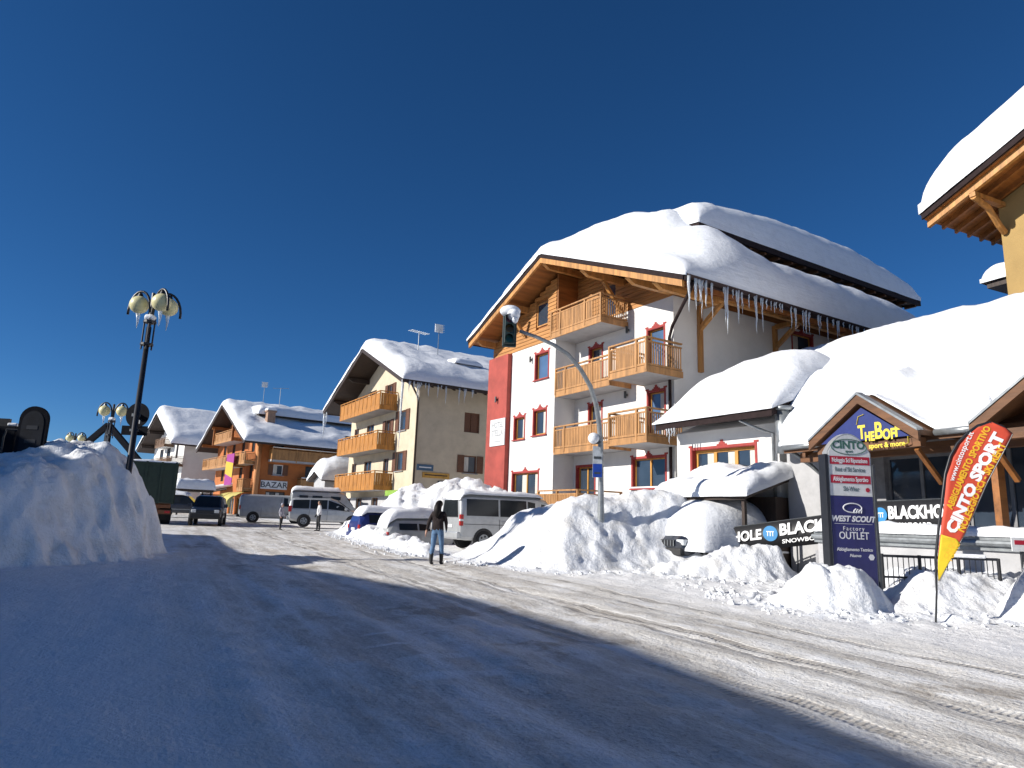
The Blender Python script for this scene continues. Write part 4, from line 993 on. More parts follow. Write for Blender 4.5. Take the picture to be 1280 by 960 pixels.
# blue triangular shop sign
xs_ = gx0+.03
mb = MB(); yy0, yy1 = g1[0]-.3, g1[2]+.3
mb.prism([(yy0, SEZ-.13), (g1[1], gz1-.35), (yy1, SEZ-.13)], 'x', xs_, xs_+.05); bs = mb.build('fascia_sign', mat('royal_blue_sign', (.010, .024, .15), .5, .08), gA)
YLET = mat('yellow_letters', (.75, .60, .06), .5, .06)
def bl(px, py): a_, z_ = SF.front(px, py, xs_-.01); return (xs_-.008, a_, z_)
for ch_, px, py, sz in (('T', 1077, 541, .46), ('HE', 1087, 546, .30), ('B', 1098, 539, .56), ('OF', 1111, 543, .34), ('F', 1122, 537, .50)):
    text_mesh(ch_, sz, YLET, 'lettering', bs, bl(px, py), FRONTM, bold=.014, width=.72)
text_mesh('sport & more', .17, YLET, 'lettering', bs, bl(1108, 556), FRONTM, bold=.004)
for p_, q_ in (((1071, 531), (1073, 521)), ((1073, 521), (1080, 518)), ((1127, 524), (1133, 527)), ((1133, 527), (1134, 533)), ((1135, 545), (1136, 553)), ((1136, 553), (1127, 557))):
    mb = MB(); mb.beam(bl(*p_), bl(*q_), .006, .05, up=(1, 0, 0)); mb.build('frame_stroke', YLET, bs)
# snow on the shop roof
def sthick(x, y):
    t = .55+.5*sstep((x-SEX)/2.5)+.1*fbm(x*.4, y*.4, 3)
    t += .15*sstep((-y-6)/5)
    return t
def sbase(x, y):
    z = sroof(x)
    for (yl, yc_, yr_, zt) in ((g1[0], g1[1], g1[2], gz1), (g2l, y2c, y2c-1.95, SEZ+1.35)):
        if yr_ < y < yl:
            t = 1-abs(y-yc_)/max(.01, (yl-yc_ if y > yc_ else yc_-yr_)); z = max(z, SEZ+(zt-SEZ)*t)
    return z+.05
def cut(x, y):
    e = 1.0
    for (yl, yc_, yr_) in ((g1[0], g1[1], g1[2]), (g2l, y2c, y2c-1.95)):
        if yr_ < y < yl: e = min(e, sstep((x-SEX-.0)/.9))
    return e
snow_cap('roof_snow', rs, SEX, 8.1, YR, YL, sbase, lambda x, y: max(.10, sthick(x, y)*(.12+.88*cut(x, y))), r=.6, nx=90, ny=120, rough=.08, seed=22.0, rx0=.9, ry1=.9, freq=1.1, ywarp=lambda x, y: YR+(y-YR)*(syl(x)-YR)/(YL-YR))
# stove pipe / drain between annex and shop, wall lamp pipe
mb = MB(); mb.tube([(SEX+.1, YL-.1, SEZ-.1), (-.35, YL-.25, SEZ-.5), (-.1, YL-.4, 3.2), (-.1, YL-.4, .3)], .06, 10); mb.build('down_pipe', ZINC, shp, smooth=True)
mb = MB(); mb.tube([(-.3, -.2, 3.9), (-.3, -.2, 5.2)], .24, 16); mb.tube([(-.3, -.2, 5.2), (-.3, -.2, 5.32)], .3, 16); mb.build('vent_pipe', ZINC, shp, smooth=True)
mb = MB(); mb.box(.1, 3.2, -1.2, .1, .2, 4.2); mb.build('link_wall', GREYD, shp)
# columns of the porch
for yy in (g1[0]-.15, g2l+.1, y2c-1.7):
    mb = MB(); mb.box(SEX+.25, SEX+.5, yy-.07, yy+.07, .5, 3.52); mb.build('post', WOODX if yy != g1[0]-.15 else GREYD, shp)

# terrace in front of the shop
TX = -2.15
ter = thing('shop_terrace', 'grey concrete shop terrace with steel edge rail under a snow layer', 'terrace', (SF.o.x, SF.o.y, 0), SF.rot)
mb = MB(); mb.box(TX+.2, WX-.02, YR, -2.6, 0.2, 1.15); tb = mb.build('base', GREY, ter)
mb = MB(); mb.box(TX-.05, TX+.22, YR, -2.8, 1.36, 1.62); mb.tube([(TX-.1, YR, 1.5), (TX-.1, -2.8, 1.5)], .06, 8); mb.build('edge_rail', STEEL, ter)
mb = MB(); mb.box(TX+.02, TX+.18, YR, -2.85, .2, 1.357); mb.build('parapet', GREYD, ter)
snow_cap('terrace_snow', ter, TX-.02, -.1, YR, -2.9, lambda x, y: 1.625, lambda x, y: .2+.1*fbm(x, y*.5, 3), r=.3, nx=14, ny=70, rough=.08, seed=31.0)

# ------------------------------------------------------------------ yellow house upper right
YF = Frame(P(1257, 340, 23.0), 25)
yel = thing('yellow_house', 'yellow house behind the shop with a deep timber eave and thick roof snow', 'building', (YF.o.x, YF.o.y, 0), YF.rot)
ty, tz = YF.front(1155, 270, -1.9); vy, vz = YF.front(1280, 168, -1.9)
ysl = (vz-tz)/(ty-vy)
YRY = ty-7.5; 
def yroof(y): return tz + ysl*(ty-y) if y > YRY else tz+ysl*(ty-YRY)-ysl*(YRY-y)
mb = MB(); mb.prism([(0, 0), (0, yroof(0)-.3), (YRY, yroof(YRY)-.3), (2*YRY, yroof(2*YRY)-.3), (2*YRY, 0)], 'x', 0, 9); wy = mb.build('wall', YELLOW, yel)
mb = MB(); gable_slab(mb, -1.9, 10, 2*YRY-ty, YRY, ty, yroof(YRY), ysl, ysl, .16); ry_ = mb.build('roof', WOODX, yel)
mb = MB()
for p, q in ((2*YRY-ty, YRY), (YRY, ty+.05)):
    mb.hexa([(-1.98, p, yroof(p)-.12), (-1.903, p, yroof(p)-.12), (-1.903, q, yroof(q)-.12), (-1.98, q, yroof(q)-.12), (-1.98, p, yroof(p)+.22), (-1.903, p, yroof(p)+.22), (-1.903, q, yroof(q)+.22), (-1.98, q, yroof(q)+.22)])
mb.build('fascia', FASC, ry_)
mb = MB()
for p, q in ((YRY, ty),):
    mb.hexa([(-1.75, p, yroof(p)-.42), (-1.6, p, yroof(p)-.42), (-1.6, q, yroof(q)-.42), (-1.75, q, yroof(q)-.42), (-1.75, p, yroof(p)-.163), (-1.6, p, yroof(p)-.163), (-1.6, q, yroof(q)-.163), (-1.75, q, yroof(q)-.163)])
mb.build('barge_board', WOOD, ry_)
for xx in [-1.0+.75*k for k in range(14)]:
    mb = MB(); mb.hexa([(xx, YRY, yroof(YRY)-.36), (xx+.12, YRY, yroof(YRY)-.36), (xx+.12, ty-.05, yroof(ty-.05)-.36), (xx, ty-.05, yroof(ty-.05)-.36), (xx, YRY, yroof(YRY)-.163), (xx+.12, YRY, yroof(YRY)-.163), (xx+.12, ty-.05, yroof(ty-.05)-.163), (xx, ty-.05, yroof(ty-.05)-.163)]); mb.build('rafter', WOODX, ry_)
mb = MB(); zc = yroof(0)-.5
mb.tube([(-.05, -.15, zc-1.0), (-.35, -.15, zc-.8), (-.9, -.15, zc-.25), (-1.7, -.15, zc-.02)], .11, 8); mb.box(-1.75, 0, -.25, -.05, zc-.02, zc+.14); mb.build('eave_bracket', WOOD, ry_)
snow_cap('roof_snow', ry_, -1.95, 10, 2*YRY-ty, ty, lambda x, y: yroof(y)+.1, lambda x, y: 1.75, r=1.3, nx=30, ny=50, rough=.05, seed=33.0, rx0=.5, ry1=1.6)
# small side balcony roof with snow at the left wall
mb = MB(); mb.box(.6, 3.0, .003, 1.0, 10.1, 10.3); sl_ = mb.build('side_canopy', DARKW, yel)
bz_ = YF.side(1250, 352, .5)[1]
sl_.location.z = bz_-10.2
sc_ = snow_cap('canopy_snow', sl_, .55, 3.0, .01, 1.05, lambda x, y: 10.31, lambda x, y: .7, r=.5, nx=10, ny=10, seed=35.0, ry0=0)

# ------------------------------------------------------------------ unseen houses left of the frame, rooflines shaped to cast the street's shade
def left_house(name, label, x1, x0, prof, wall, snow_t=.5):
    t = thing(name, label, 'building', (x1, prof[0][0], 0), 0)
    y0 = prof[0][0]
    pl = [(y-y0, z) for y, z in prof]
    mb = MB(); mb.prism([(pl[0][0]+1, 0)]+[(min(max(y, 1), pl[-1][0]-1), z-snow_t-.25) for y, z in pl]+[(pl[-1][0]-1, 0)], 'x', x0-x1+1, -1.0); mb.build('wall', wall, t)
    mb = MB(); n = len(pl)
    mb.prism([(y, z-snow_t-.2) for y, z in pl]+[(y, z-snow_t) for y, z in pl[::-1]], 'x', x0-x1, 0); r_ = mb.build('roof', DARKW, t)
    mb = MB(); mb.prism([(y, z-snow_t+.003) for y, z in pl]+[(y, z) for y, z in pl[::-1]], 'x', x0-x1, -.05); mb.build('roof_snow', SNOW, r_)
    for k in range(5):
        for zz in (1.2, 4.2):
            yy = 3+k*(pl[-1][0]-8)/4
            mb = MB(); mb.box(-1.0+.003, -.95, yy, yy+1.2, zz, zz+1.5); w_ = mb.build('window', SHUT, t)
            mb = MB(); mb.box(-.949, -.93, yy+.1, yy+1.1, zz+.1, zz+1.4); mb.build('pane', GLASS, w_)
    return t
left_house('unseen_tall_house', 'tall unseen cream house left of view, roofline shaped to shade the street', -22, -36,
           [(-30, 8.0), (-8, 13.2), (-2.7, 12.35), (2.06, 11.64), (6.26, 10.74), (9.08, 9.75), (11.78, 8.79), (13.83, 8.17), (17.67, 7.16)], CREAM)
left_house('unseen_low_house', 'lower unseen white house beyond the cream one, roofline shaped to shade the street', -22, -36,
           [(17.7, 7.15), (21, 6.45), (24.5, 5.78), (28.0, 5.05)], WHITE)
# ------------------------------------------------------------------ street lamps
def street_lamp(loc, label, globes, lean=(0, 0), h=6.5, rz=0.0):
    t = thing('street_lamp', label, 'street lamp', loc, rz, 'globe street lamps along the street')
    t.rotation_euler = (lean[0], lean[1], rz)
    mb = MB(); mb.tube([(0, 0, -.6), (0, 0, 1.2), (0, 0, 1.25), (0, 0, h-1.1)], [.13, .12, .085, .065], 12); mb.build('pole', BLACK, t, smooth=True)
    mb = MB()
    for k in range(4):
        a = math.pi/2*k+.4; mb.tube([(.13*math.cos(a), .13*math.sin(a), h-1.75), (.13*math.cos(a), .13*math.sin(a), h-.85)], .022, 6)
    for z in (h-1.6, h-.95): mb.tube([(0, 0, z-.03), (0, 0, z+.03)], .17, 12)
    mb.tube([(0, 0, h-1.1), (0, 0, h-.1)], .05, 8); mb.build('collar', BLACK, t)
    for a in globes:
        c, s = math.cos(a), math.sin(a); R = .70
        arm = []
        for k in range(13):
            u = math.pi*k/12*1.04
            arm.append((c*(R*.5*(1-math.cos(u))+.05), s*(R*.5*(1-math.cos(u))+.05), h-.75+.12+R*.85*math.sin(u)))
        arm = [(c*.05, s*.05, h-1.0)]+arm
        mb = MB(); mb.tube(arm, .035, 8); ar = mb.build('arm', BLACK, t, smooth=True)
        gc = (c*(R*.5+.07), s*(R*.5+.07), h-.43)
        mb = MB(); mb.sphere(gc, .255, 20, 14); g = mb.build('globe', GLOBE, ar, smooth=True)
        mb = MB(); mb.tube([(gc[0], gc[1], gc[2]+.2), (gc[0], gc[1], gc[2]+.34)], [.1, .05], 10); mb.build('socket', BLACK, ar)
        mb = MB(); mb.tube([(gc[0], gc[1], gc[2]-.2), (gc[0]+.02, gc[1], gc[2]-.45), (gc[0]+.01, gc[1], gc[2]-.7)], [.07, .035, .004], 7); mb.build('icicle', ICE, ar, smooth=True)
    mb = MB(); mb.box(-.13, .13, -.13, .13, h-.92, h-.74); mb.build('snow_cap', SNOW, t, bevel=.07, seg=3)
    return t
p = P(156, 622, 18.7); top = P(189, 356, 18.7)
street_lamp((p.x, p.y, gz(p.x, p.y)), 'tall black street lamp with three cream globes rising from the snow wall', (2.95, 5.75, .6), lean=(0, 0), h=top.z-gz(p.x, p.y)-.15)
p = P(138, 600, 33); top = P(138, 500, 33)
street_lamp((p.x-.35, p.y, gz(p.x, p.y)), 'two-globe street lamp behind the inverted-V beam frame', (3.14, 0), h=top.z-gz(p.x, p.y)-.1)
p = P(93, 600, 48); top = P(93, 538, 48)
street_lamp((p.x-.4, p.y, gz(p.x, p.y)), 'distant two-globe street lamp just clearing the snow wall', (3.0, .1), h=top.z-gz(p.x, p.y)-.1)
# round traffic sign seen from behind with plate, on the lamp pole
c = P(172, 519, 18.95); ts = thing('traffic_sign', 'round traffic sign seen from its dark back with a small plate below', 'traffic sign', (c.x, c.y, c.z))
mb = MB(); mb.disc((0, 0, 0), .345, (.12, 1, 0), .02, 32); mb.build('disc', MATBLK, ts)
mb = MB(); mb.box(-.38, .33, -.012, .012, -.56, -.3); mb.build('plate', MATBLK, ts)
mb = MB(); mb.box(-.1, .1, -.12, -.013, -.05, .03); mb.box(-.1, .1, -.12, -.015, -.46, -.40); mb.build('clamp', STEEL, ts)
mb = MB(); mb.box(.02, .12, -.022, -.013, -.24, -.13); mb.build('sticker', WPAINT, ts)
# inverted V beam frame
BD = 47.0
pts = [P(106, 556, BD), P(136, 531, BD), P(182, 586, BD)]
bf = thing('beam_frame', 'dark inverted-V beam frame standing behind the snow wall', 'frame', (pts[1].x, BD, gz(0, BD)))
for (a, b, nm) in ((pts[1], pts[0], 'beam'), (pts[1], pts[2], 'beam')):
    d = (b-a); e = a+d*1.05; g0 = gz(0, BD)
    mb = MB(); mb.beam((a.x-pts[1].x, 0, a.z-g0), (e.x-pts[1].x, .0, max(e.z-g0, .0)), .3, .36); mb.build(nm, MATBLK, bf)
mb = MB(); mb.box(-.12, .12, -.12, .12, -.3, pts[1].z-gz(0, BD)+.1); mb.build('post', DKGREY, bf)
# dark hanging shop boards on the left
c = P(35, 575, 17.5); z1 = P(42, 508, 17.5).z; sb = thing('sign_board', 'dark tall sign board with a rounded top above the snow wall', 'sign', (c.x, c.y, gz(0, 17.5)), .12)
H_ = z1-gz(0, 17.5); w2 = .335
prof = [(-w2, .3), (w2, .3), (w2, H_-w2)] + [(w2*math.cos(math.pi*k/12), H_-w2+w2*math.sin(math.pi*k/12)) for k in range(1, 12)] + [(-w2, H_-w2)]
mb = MB(); mb.prism(prof, 'y', -.06, .06); b0 = mb.build('panel', MATBLK, sb)
inn = [(x*.78, .5 if z < 1 else (z-.12)) for x, z in prof]
mb = MB(); mb.prism(inn, 'y', -.068, -.061); mb.build('face', mat('sign_face_dark', (.012, .015, .022), .7, .3, 3, spec=.2), b0)
SGT = mat('dim_letters', (.022, .026, .034), .5, .1)
for k in range(4):
    mb = MB(); zz = H_-.55-.35*k; mb.box(-.13, .13, -.073, -.069, zz-.05, zz+.05); mb.build('mark', SGT, b0)
mb = MB(); mb.tube([(-w2-.02, 0, H_-.62), (-.62, 0, H_-.62), (-.66, 0, H_-.8), (-.66, 0, -.2)], .025, 6); mb.tube([(-w2-.02, 0, H_-1.55), (-.66, 0, H_-1.55)], .02, 6); mb.build('bracket', BLACK, sb)
c = P(4, 575, 17.9); z1 = P(8, 533, 17.9).z-gz(0, 17.9); bx = thing('sign_box', 'dark box sign beside the rounded board above the snow wall', 'sign', (c.x-.1, c.y, gz(0, 17.9)), .1)
mb = MB(); mb.box(-.35, .35, -.15, .15, z1-.9, z1); mb.build('box', MATBLK, bx, bevel=.02); mb = MB(); mb.box(-.2, -.12, -.05, .05, -.3, z1-.9); mb.box(-.3, .1, -.05, .05, z1, z1+.2); mb.build('post', BLACK, bx)
mb = MB(); mb.box(.1, .34, -.12, .12, z1+.003, z1+.09); mb.build('snow_cap', SNOW, bx, bevel=.03)

# ------------------------------------------------------------------ traffic light on its curved pole
pb = P(751, 657, 20.6); gzb = gz(pb.x, pb.y)
tl = thing('traffic_light', 'grey curved traffic light pole with a snow-capped signal head over the street', 'traffic light', (pb.x, pb.y, gzb))
def lp(px, py, d): q = P(px, py, d); return Vector((q.x-pb.x, q.y-pb.y, q.z-gzb))
path = [Vector((0, 0, -.3)), Vector((0, 0, 1.5)), lp(751, 600, 20.6), lp(751, 560, 20.5), lp(749, 530, 20.4), lp(745, 505, 20.2), lp(738, 483, 20.0), lp(726, 462, 19.8), lp(710, 443, 19.5), lp(692, 431, 19.3), lp(670, 421, 19.0), lp(650, 414, 18.8)]
mb = MB(); mb.tube(path, [.105, .10, .085]+[.08-.004*k for k in range(9)], 12); mb.build('pole', STEEL, tl, smooth=True)
hc = lp(637, 412, 18.75)
hd = MB(); hd.box(hc.x-.2, hc.x+.2, hc.y-.02, hc.y+.10, hc.z-.5, hc.z+.45)
hd.box(hc.x-.15, hc.x+.15, hc.y-.14, hc.y-.021, hc.z-.44, hc.z+.40); h_ = hd.build('signal_head', mat('dark_green_plastic', (.012, .03, .028), .45, .15), tl, bevel=.03)
for k, cc in ((0, (.22, .02, .02)), (1, (.20, .12, .01)), (2, (.02, .16, .13))):
    z = hc.z+.28-.29*k; mb = MB(); mb.disc((hc.x, hc.y-.145, z), .105, (0, 1, 0), .02, 20); mb.build('lens', mat('signal_lens_%d' % k, tuple(q*.35 for q in cc), .25, .1), h_)
    mb = MB(); vs = []; n = 10
    for q in range(n+1):
        a = math.pi*(-.1+1.2*q/n); vs += [(hc.x+.12*math.cos(a), hc.y-.14, z+.12*math.sin(a)), (hc.x+.12*math.cos(a), hc.y-.36, z+.12*math.sin(a)-.03)]
    mb.add(vs, [(2*q, 2*q+1, 2*q+3, 2*q+2) for q in range(n)]); mb.build('visor', BLACK, h_)
mb = MB(); mb.sphere((hc.x+.0, hc.y-.02, hc.z+.53), .28, 18, 12, (1.05, .85, .62)); mb.sphere((hc.x+.1, hc.y-.2, hc.z+.38), .19, 14, 10, (.95, .9, .9)); mb.sphere((hc.x+.14, hc.y-.26, hc.z+.24), .1, 12, 8, (1, .8, 1.3)); mb.build('snow_cap', SNOW, h_, smooth=True)
# small round box with snow and bus stop plate on the pole
q = lp(742, 548, 20.45); mb = MB(); mb.sphere((q.x, q.y-.02, q.z), .17, 16, 10); sn = mb.build('snow_lump', SNOW, tl, smooth=True)
mb = MB(); mb.tube([(q.x, q.y-.04, q.z-.1), (q.x+.22, q.y+.02, q.z-.1)], .07, 10); mb.build('push_box', DKGREY, tl)
z0, z1 = lp(746, 597, 20.5).z, lp(746, 558, 20.5).z; xx = lp(746.5, 580, 20.5).x
mb = MB(); mb.box(xx-.14, xx+.14, -.16, -.13, z0, z1); bp_ = mb.build('stop_plate', mat('pale_plate', (.42, .45, .48), .5, .15, 9), tl)
mb = MB(); mb.box(xx-.135, xx+.135, -.168, -.161, z0+.01, z0+.4); mb.build('blue_field', mat('traffic_blue', (.01, .05, .33), .4, .1), bp_)
mb = MB(); mb.box(xx-.09, xx+.09, -.172, -.169, z0+.1, z0+.16); mb.box(xx-.11, xx+.11, -.172, -.162, z0+.55, z0+.62); mb.build('print', WPAINT if False else DKGREY, bp_)

# ------------------------------------------------------------------ totem sign
S0 = P(1041, 700, 13.1); S1 = P(1097, 703, 13.2)
tz0 = gz(0, 13.2); ztop = P(1063, 542, 13.15).z-tz0
dirv = Vector((S1.x-S0.x, S1.y-S0.y, 0)); SW = dirv.length; mid = (S0+S1)/2
tot = thing('totem_sign', 'tall arched totem sign, white upper panels with red bands over dark blue', 'sign', (mid.x, mid.y, tz0), math.atan2(dirv.y, dirv.x))
w2 = SW/2
def zt_(py): return P(1066, py, 13.15).z-tz0
zb = zt_(620); zlow = .2
arch = lambda x0, x1, zs, rise: [(x0+(x1-x0)*k/12, zs+rise*math.sin(math.pi*k/12)**.8) for k in range(13)]
prof = [(-w2, zlow), (w2, zlow)] + arch(w2, -w2, zt_(566), ztop-zt_(566))
mb = MB(); mb.prism(prof, 'y', 0, .16); core = mb.build('core', GREYP, tot)
mb = MB(); mb.box(-w2-.07, -w2-.002, -.03, .2, -.4, zt_(569)); mb.build('post', BLACK, tot, bevel=.01)
mb = MB(); mb.box(w2+.002, w2+.06, -.03, .2, -.4, zt_(580)); mb.build('post', DKGREY, tot, bevel=.01)
mb = MB(); mb.prism([(-w2+.02, zb), (w2-.02, zb)] + arch(w2-.02, -w2+.02, zt_(566), ztop-zt_(566)-.03), 'y', -.012, -.002); up_ = mb.build('white_panel', mat('sign_white', (.62, .63, .62), .5, .05), tot)
mb = MB(); mb.box(-w2+.02, w2-.02, -.012, -.002, zlow+.1, zb-.008); lo_ = mb.build('blue_panel', mat('sign_navy', (.022, .022, .12), .45, .08), tot)
RB = mat('sign_red', (.42, .012, .035), .5, .06); LG = mat('sign_text_green', (.05, .13, .10), .5, .05); LW = mat('sign_text_white', (.68, .68, .70), .5, .05); LN = mat('sign_text_grey', (.12, .16, .17), .5, .05)
def sz(py): return zt_(py)
TM = cols(Vector((1,0,0)), Vector((0,0,1)), Vector((0,-1,0)))
def band(py0, py1):
    mb = MB(); mb.box(-w2+.04, w2-.04, -.018, -.0125, sz(py1), sz(py0)); return mb.build('band', RB, up_)
bA = band(571, 581); bB = band(594.5, 604.5)
def tt(txt, z, size, M, par, width=1.0, bold=.002, y=-.0145, x=0, shear=0, space=1): return text_mesh(txt, size, M, 'lettering', par, (x, y, z), TM, bold=bold, width=width, extr=.0015, shear=shear, space=space)
tt('CINTO', sz(557), .2, LG, up_, 1.05, .008); tt('sport', sz(564.5), .07, LG, up_)
mb = MB(); ell = [(.36*math.cos(2*math.pi*k/32), -.016, sz(559)+.145*math.sin(2*math.pi*k/32)) for k in range(33)]; mb.tube(ell, .008, 6); mb.build('oval', LG, up_)
tt('Noleggio Sci Riparazione', sz(576), .12, LW, bA, .60, .002, y=-.0195); tt('Rent of Ski Services', sz(587.5), .12, LN, up_, .64); tt('Abbigliamento Sportivo', sz(599.5), .12, LW, bB, .62, .002, y=-.0195); tt('Ski-Wear', sz(611.5), .12, LN, up_, .7)
mb = MB(); mb.disc((w2-.11, -.015, sz(612)), .045, (0, 1, 0), .004, 7); mb.build('red_leaf', RB, up_)
# ring emblem
mb = MB(); mb.tube([(.185*math.cos(2*math.pi*k/28)*1.0, -.0145, sz(635)+.085*math.sin(2*math.pi*k/28)) for k in range(29)], .012, 6)
for k in range(4): mb.tube([(.02+.05*k, -.0145, sz(638)-.05), (.03+.05*k, -.0145, sz(638)+.0), (.07+.04*k, -.0145, sz(638)+.03-.01*k)], .012, 6)
mb.build('emblem', LW, lo_)
tt('WEST SCOUT', sz(649), .145, LW, lo_, .98, .006, shear=.25)
mb = MB(); mb.box(-.38, .38, -.0145, -.0125, sz(655)-.003, sz(655)+.003); mb.build('rule', LW, lo_)
tt('Factory', sz(661), .11, LW, lo_, .95, 0, space=1.35); tt('OUTLET', sz(670), .19, LW, lo_, .85, .002)
tt('Abbigliamento Tecnico', sz(687), .085, LW, lo_, .9, .001); tt('Nuovo', sz(694.5), .08, LW, lo_, 1, .001, shear=.3)
mb = MB(); mb.disc((w2-.12, -.015, sz(696)), .06, (0, 1, 0), .004, 6); mb.build('leaf', LW, lo_)

# ------------------------------------------------------------------ feather flag
fb = G(1170, 778); FD = 11.75
fl = thing('feather_flag', 'red and yellow feather flag with white lettering on a thin black pole', 'flag', (fb.x, fb.y, gz(fb.x, fb.y)), .0)
gzf = gz(fb.x, fb.y)
fdir = Vector((math.cos(-.28), math.sin(-.28), 0))
def fp(px, py):
    # point of the cloth plane (vertical, through the pole, almost square to the street)
    nrm = Vector((-fdir.y, fdir.x, 0)); r = ray(px, py); t = (Vector((fb.x, fb.y, 0))-Vector((0, 0, 0))).dot(nrm)/r.dot(nrm); q = CAM+r*t
    return (q-Vector((fb.x, fb.y, gzf))).dot(fdir), q.z-gzf
edge_l = [(1174, 726), (1172.5, 700), (1175, 660), (1179, 625), (1184, 592), (1191, 570), (1200, 554), (1211, 542), (1224, 532), (1238, 528)]
edge_r = [(1252, 533), (1264, 543), (1256, 560), (1247, 580), (1236, 603), (1224, 628), (1210, 656), (1198, 680), (1186, 703), (1176, 727)]
out = [fp(*q) for q in edge_l+edge_r]
def pole_x(z): return 0
mb = MB()
def wavy(x, z): return .035*math.sin(x*3.0+z*2.2)
def cloth(poly, off, name, M, par, n=26):
    zs = [q[1] for q in poly]; z0, z1 = min(zs), max(zs); rows = []
    for i in range(n+1):
        z = z0+1e-4+(z1-z0-2e-4)*i/n; xs_ = []
        for k in range(len(poly)):
            (xa, za), (xb, zb2) = poly[k], poly[(k+1) % len(poly)]
            if (za <= z) != (zb2 <= z): xs_.append(xa+(xb-xa)*(z-za)/(zb2-za))
        if len(xs_) >= 2: rows.append((min(xs_), max(xs_), z))
    m_ = 8; vs = []
    for a, b, z in rows:
        for j in range(m_+1): x = a+(b-a)*j/m_; vs.append((x*fdir.x, x*fdir.y+wavy(x, z)+off, z))
    mbx = MB(); mbx.add(vs, [(i*(m_+1)+j, i*(m_+1)+j+1, (i+1)*(m_+1)+j+1, (i+1)*(m_+1)+j) for i in range(len(rows)-1) for j in range(m_)])
    o = mbx.build(name, M, par, smooth=True)
    so = o.modifiers.new('s', 'SOLIDIFY'); so.thickness = .004
    return o
cl = cloth(out, 0, 'cloth', mat('flag_red', (.58, .065, .028), .65, .08, 3), fl)
ysplit = fp(1183, 672)[1]
low = [fp(1174, 727), fp(1173, 700), fp(1175, 668), fp(1183, 671), fp(1192, 672), fp(1199, 680), fp(1186, 704), fp(1176, 727)]
cloth([low[0], low[1], low[2], low[3], low[4], low[5], low[6]], -.009, 'yellow_tip', mat('flag_yellow', (.72, .52, .02), .65, .08, 3), cl, 12)
mb = MB(); pl = [fp(1170, 778), fp(1172, 740)]+[(x-.025, z) for x, z in [fp(*q) for q in edge_l[1:]]]+[fp(*edge_r[0]), fp(*edge_r[1])]
mb.tube([(x*fdir.x, x*fdir.y+wavy(x, z)*.6+.005, z) for x, z in [(0, -.25)]+pl], [.016]*3+[.022]*(len(pl)-2), 8); mb.build('pole', BLACK, fl, smooth=True)
mb = MB(); e = [fp(*q) for q in edge_r[1:]]; mb.tube([(x*fdir.x, x*fdir.y+wavy(x, z), z) for x, z in e], .01, 6); mb.build('hem', BLACK, cl)
def flag_text(txt, pa, pb_, size_px, M, bold, par=cl):
    (xa, za), (xb, zb2) = fp(*pa), fp(*pb_); L = math.hypot(xb-xa, zb2-za); u = ((xb-xa)/L, (zb2-za)/L)
    s = size_px/860*fb.y
    cu = bpy.data.curves.new('t', 'FONT'); cu.body = txt; cu.size = s*1.35; cu.align_x = 'LEFT'; cu.align_y = 'BOTTOM_BASELINE'; cu.offset = bold; cu.extrude = .0015; cu.resolution_u = 2
    t_ = bpy.data.objects.new('t', cu); COL.objects.link(t_); dg = bpy.context.evaluated_depsgraph_get(); dg.update()
    me = bpy.data.meshes.new_from_object(t_.evaluated_get(dg)); bpy.data.objects.remove(t_)
    x1 = max(v.co.x for v in me.vertices); k = L/x1
    for v in me.vertices:
        a, b, c_ = v.co.x*k, v.co.y, v.co.z
        X, Z = xa+u[0]*a-u[1]*b, za+u[1]*a+u[0]*b
        v.co = (X*fdir.x, X*fdir.y+wavy(X, Z)-.012-c_, Z)
    me.materials.clear(); me.materials.append(M); o = bpy.data.objects.new('lettering', me); COL.objects.link(o); o.parent = par
FW = mat('flag_white', (.82, .82, .82), .65, .04); FY = mat('flag_letters_yellow', (.75, .42, .02), .65, .05)
flag_text('CINTO SPORT', (1192, 668), (1254, 545), 12.5, FW, .012)
flag_text('ABBIGLIAMENTO SPORTIVO', (1188, 637), (1237, 535), 7.5, FY, .005)
flag_text('NOLEGGIO SCI - SKI RENT', (1202, 666), (1256, 556), 7.5, FY, .005)
flag_text('www.cintosport.it', (1192, 602), (1217, 541), 6.5, FW, .001)
flag_text('CALDO', (1184, 699), (1193, 675), 5, FY, .002); flag_text('FORTE', (1189, 702), (1198, 680), 5, FY, .002)

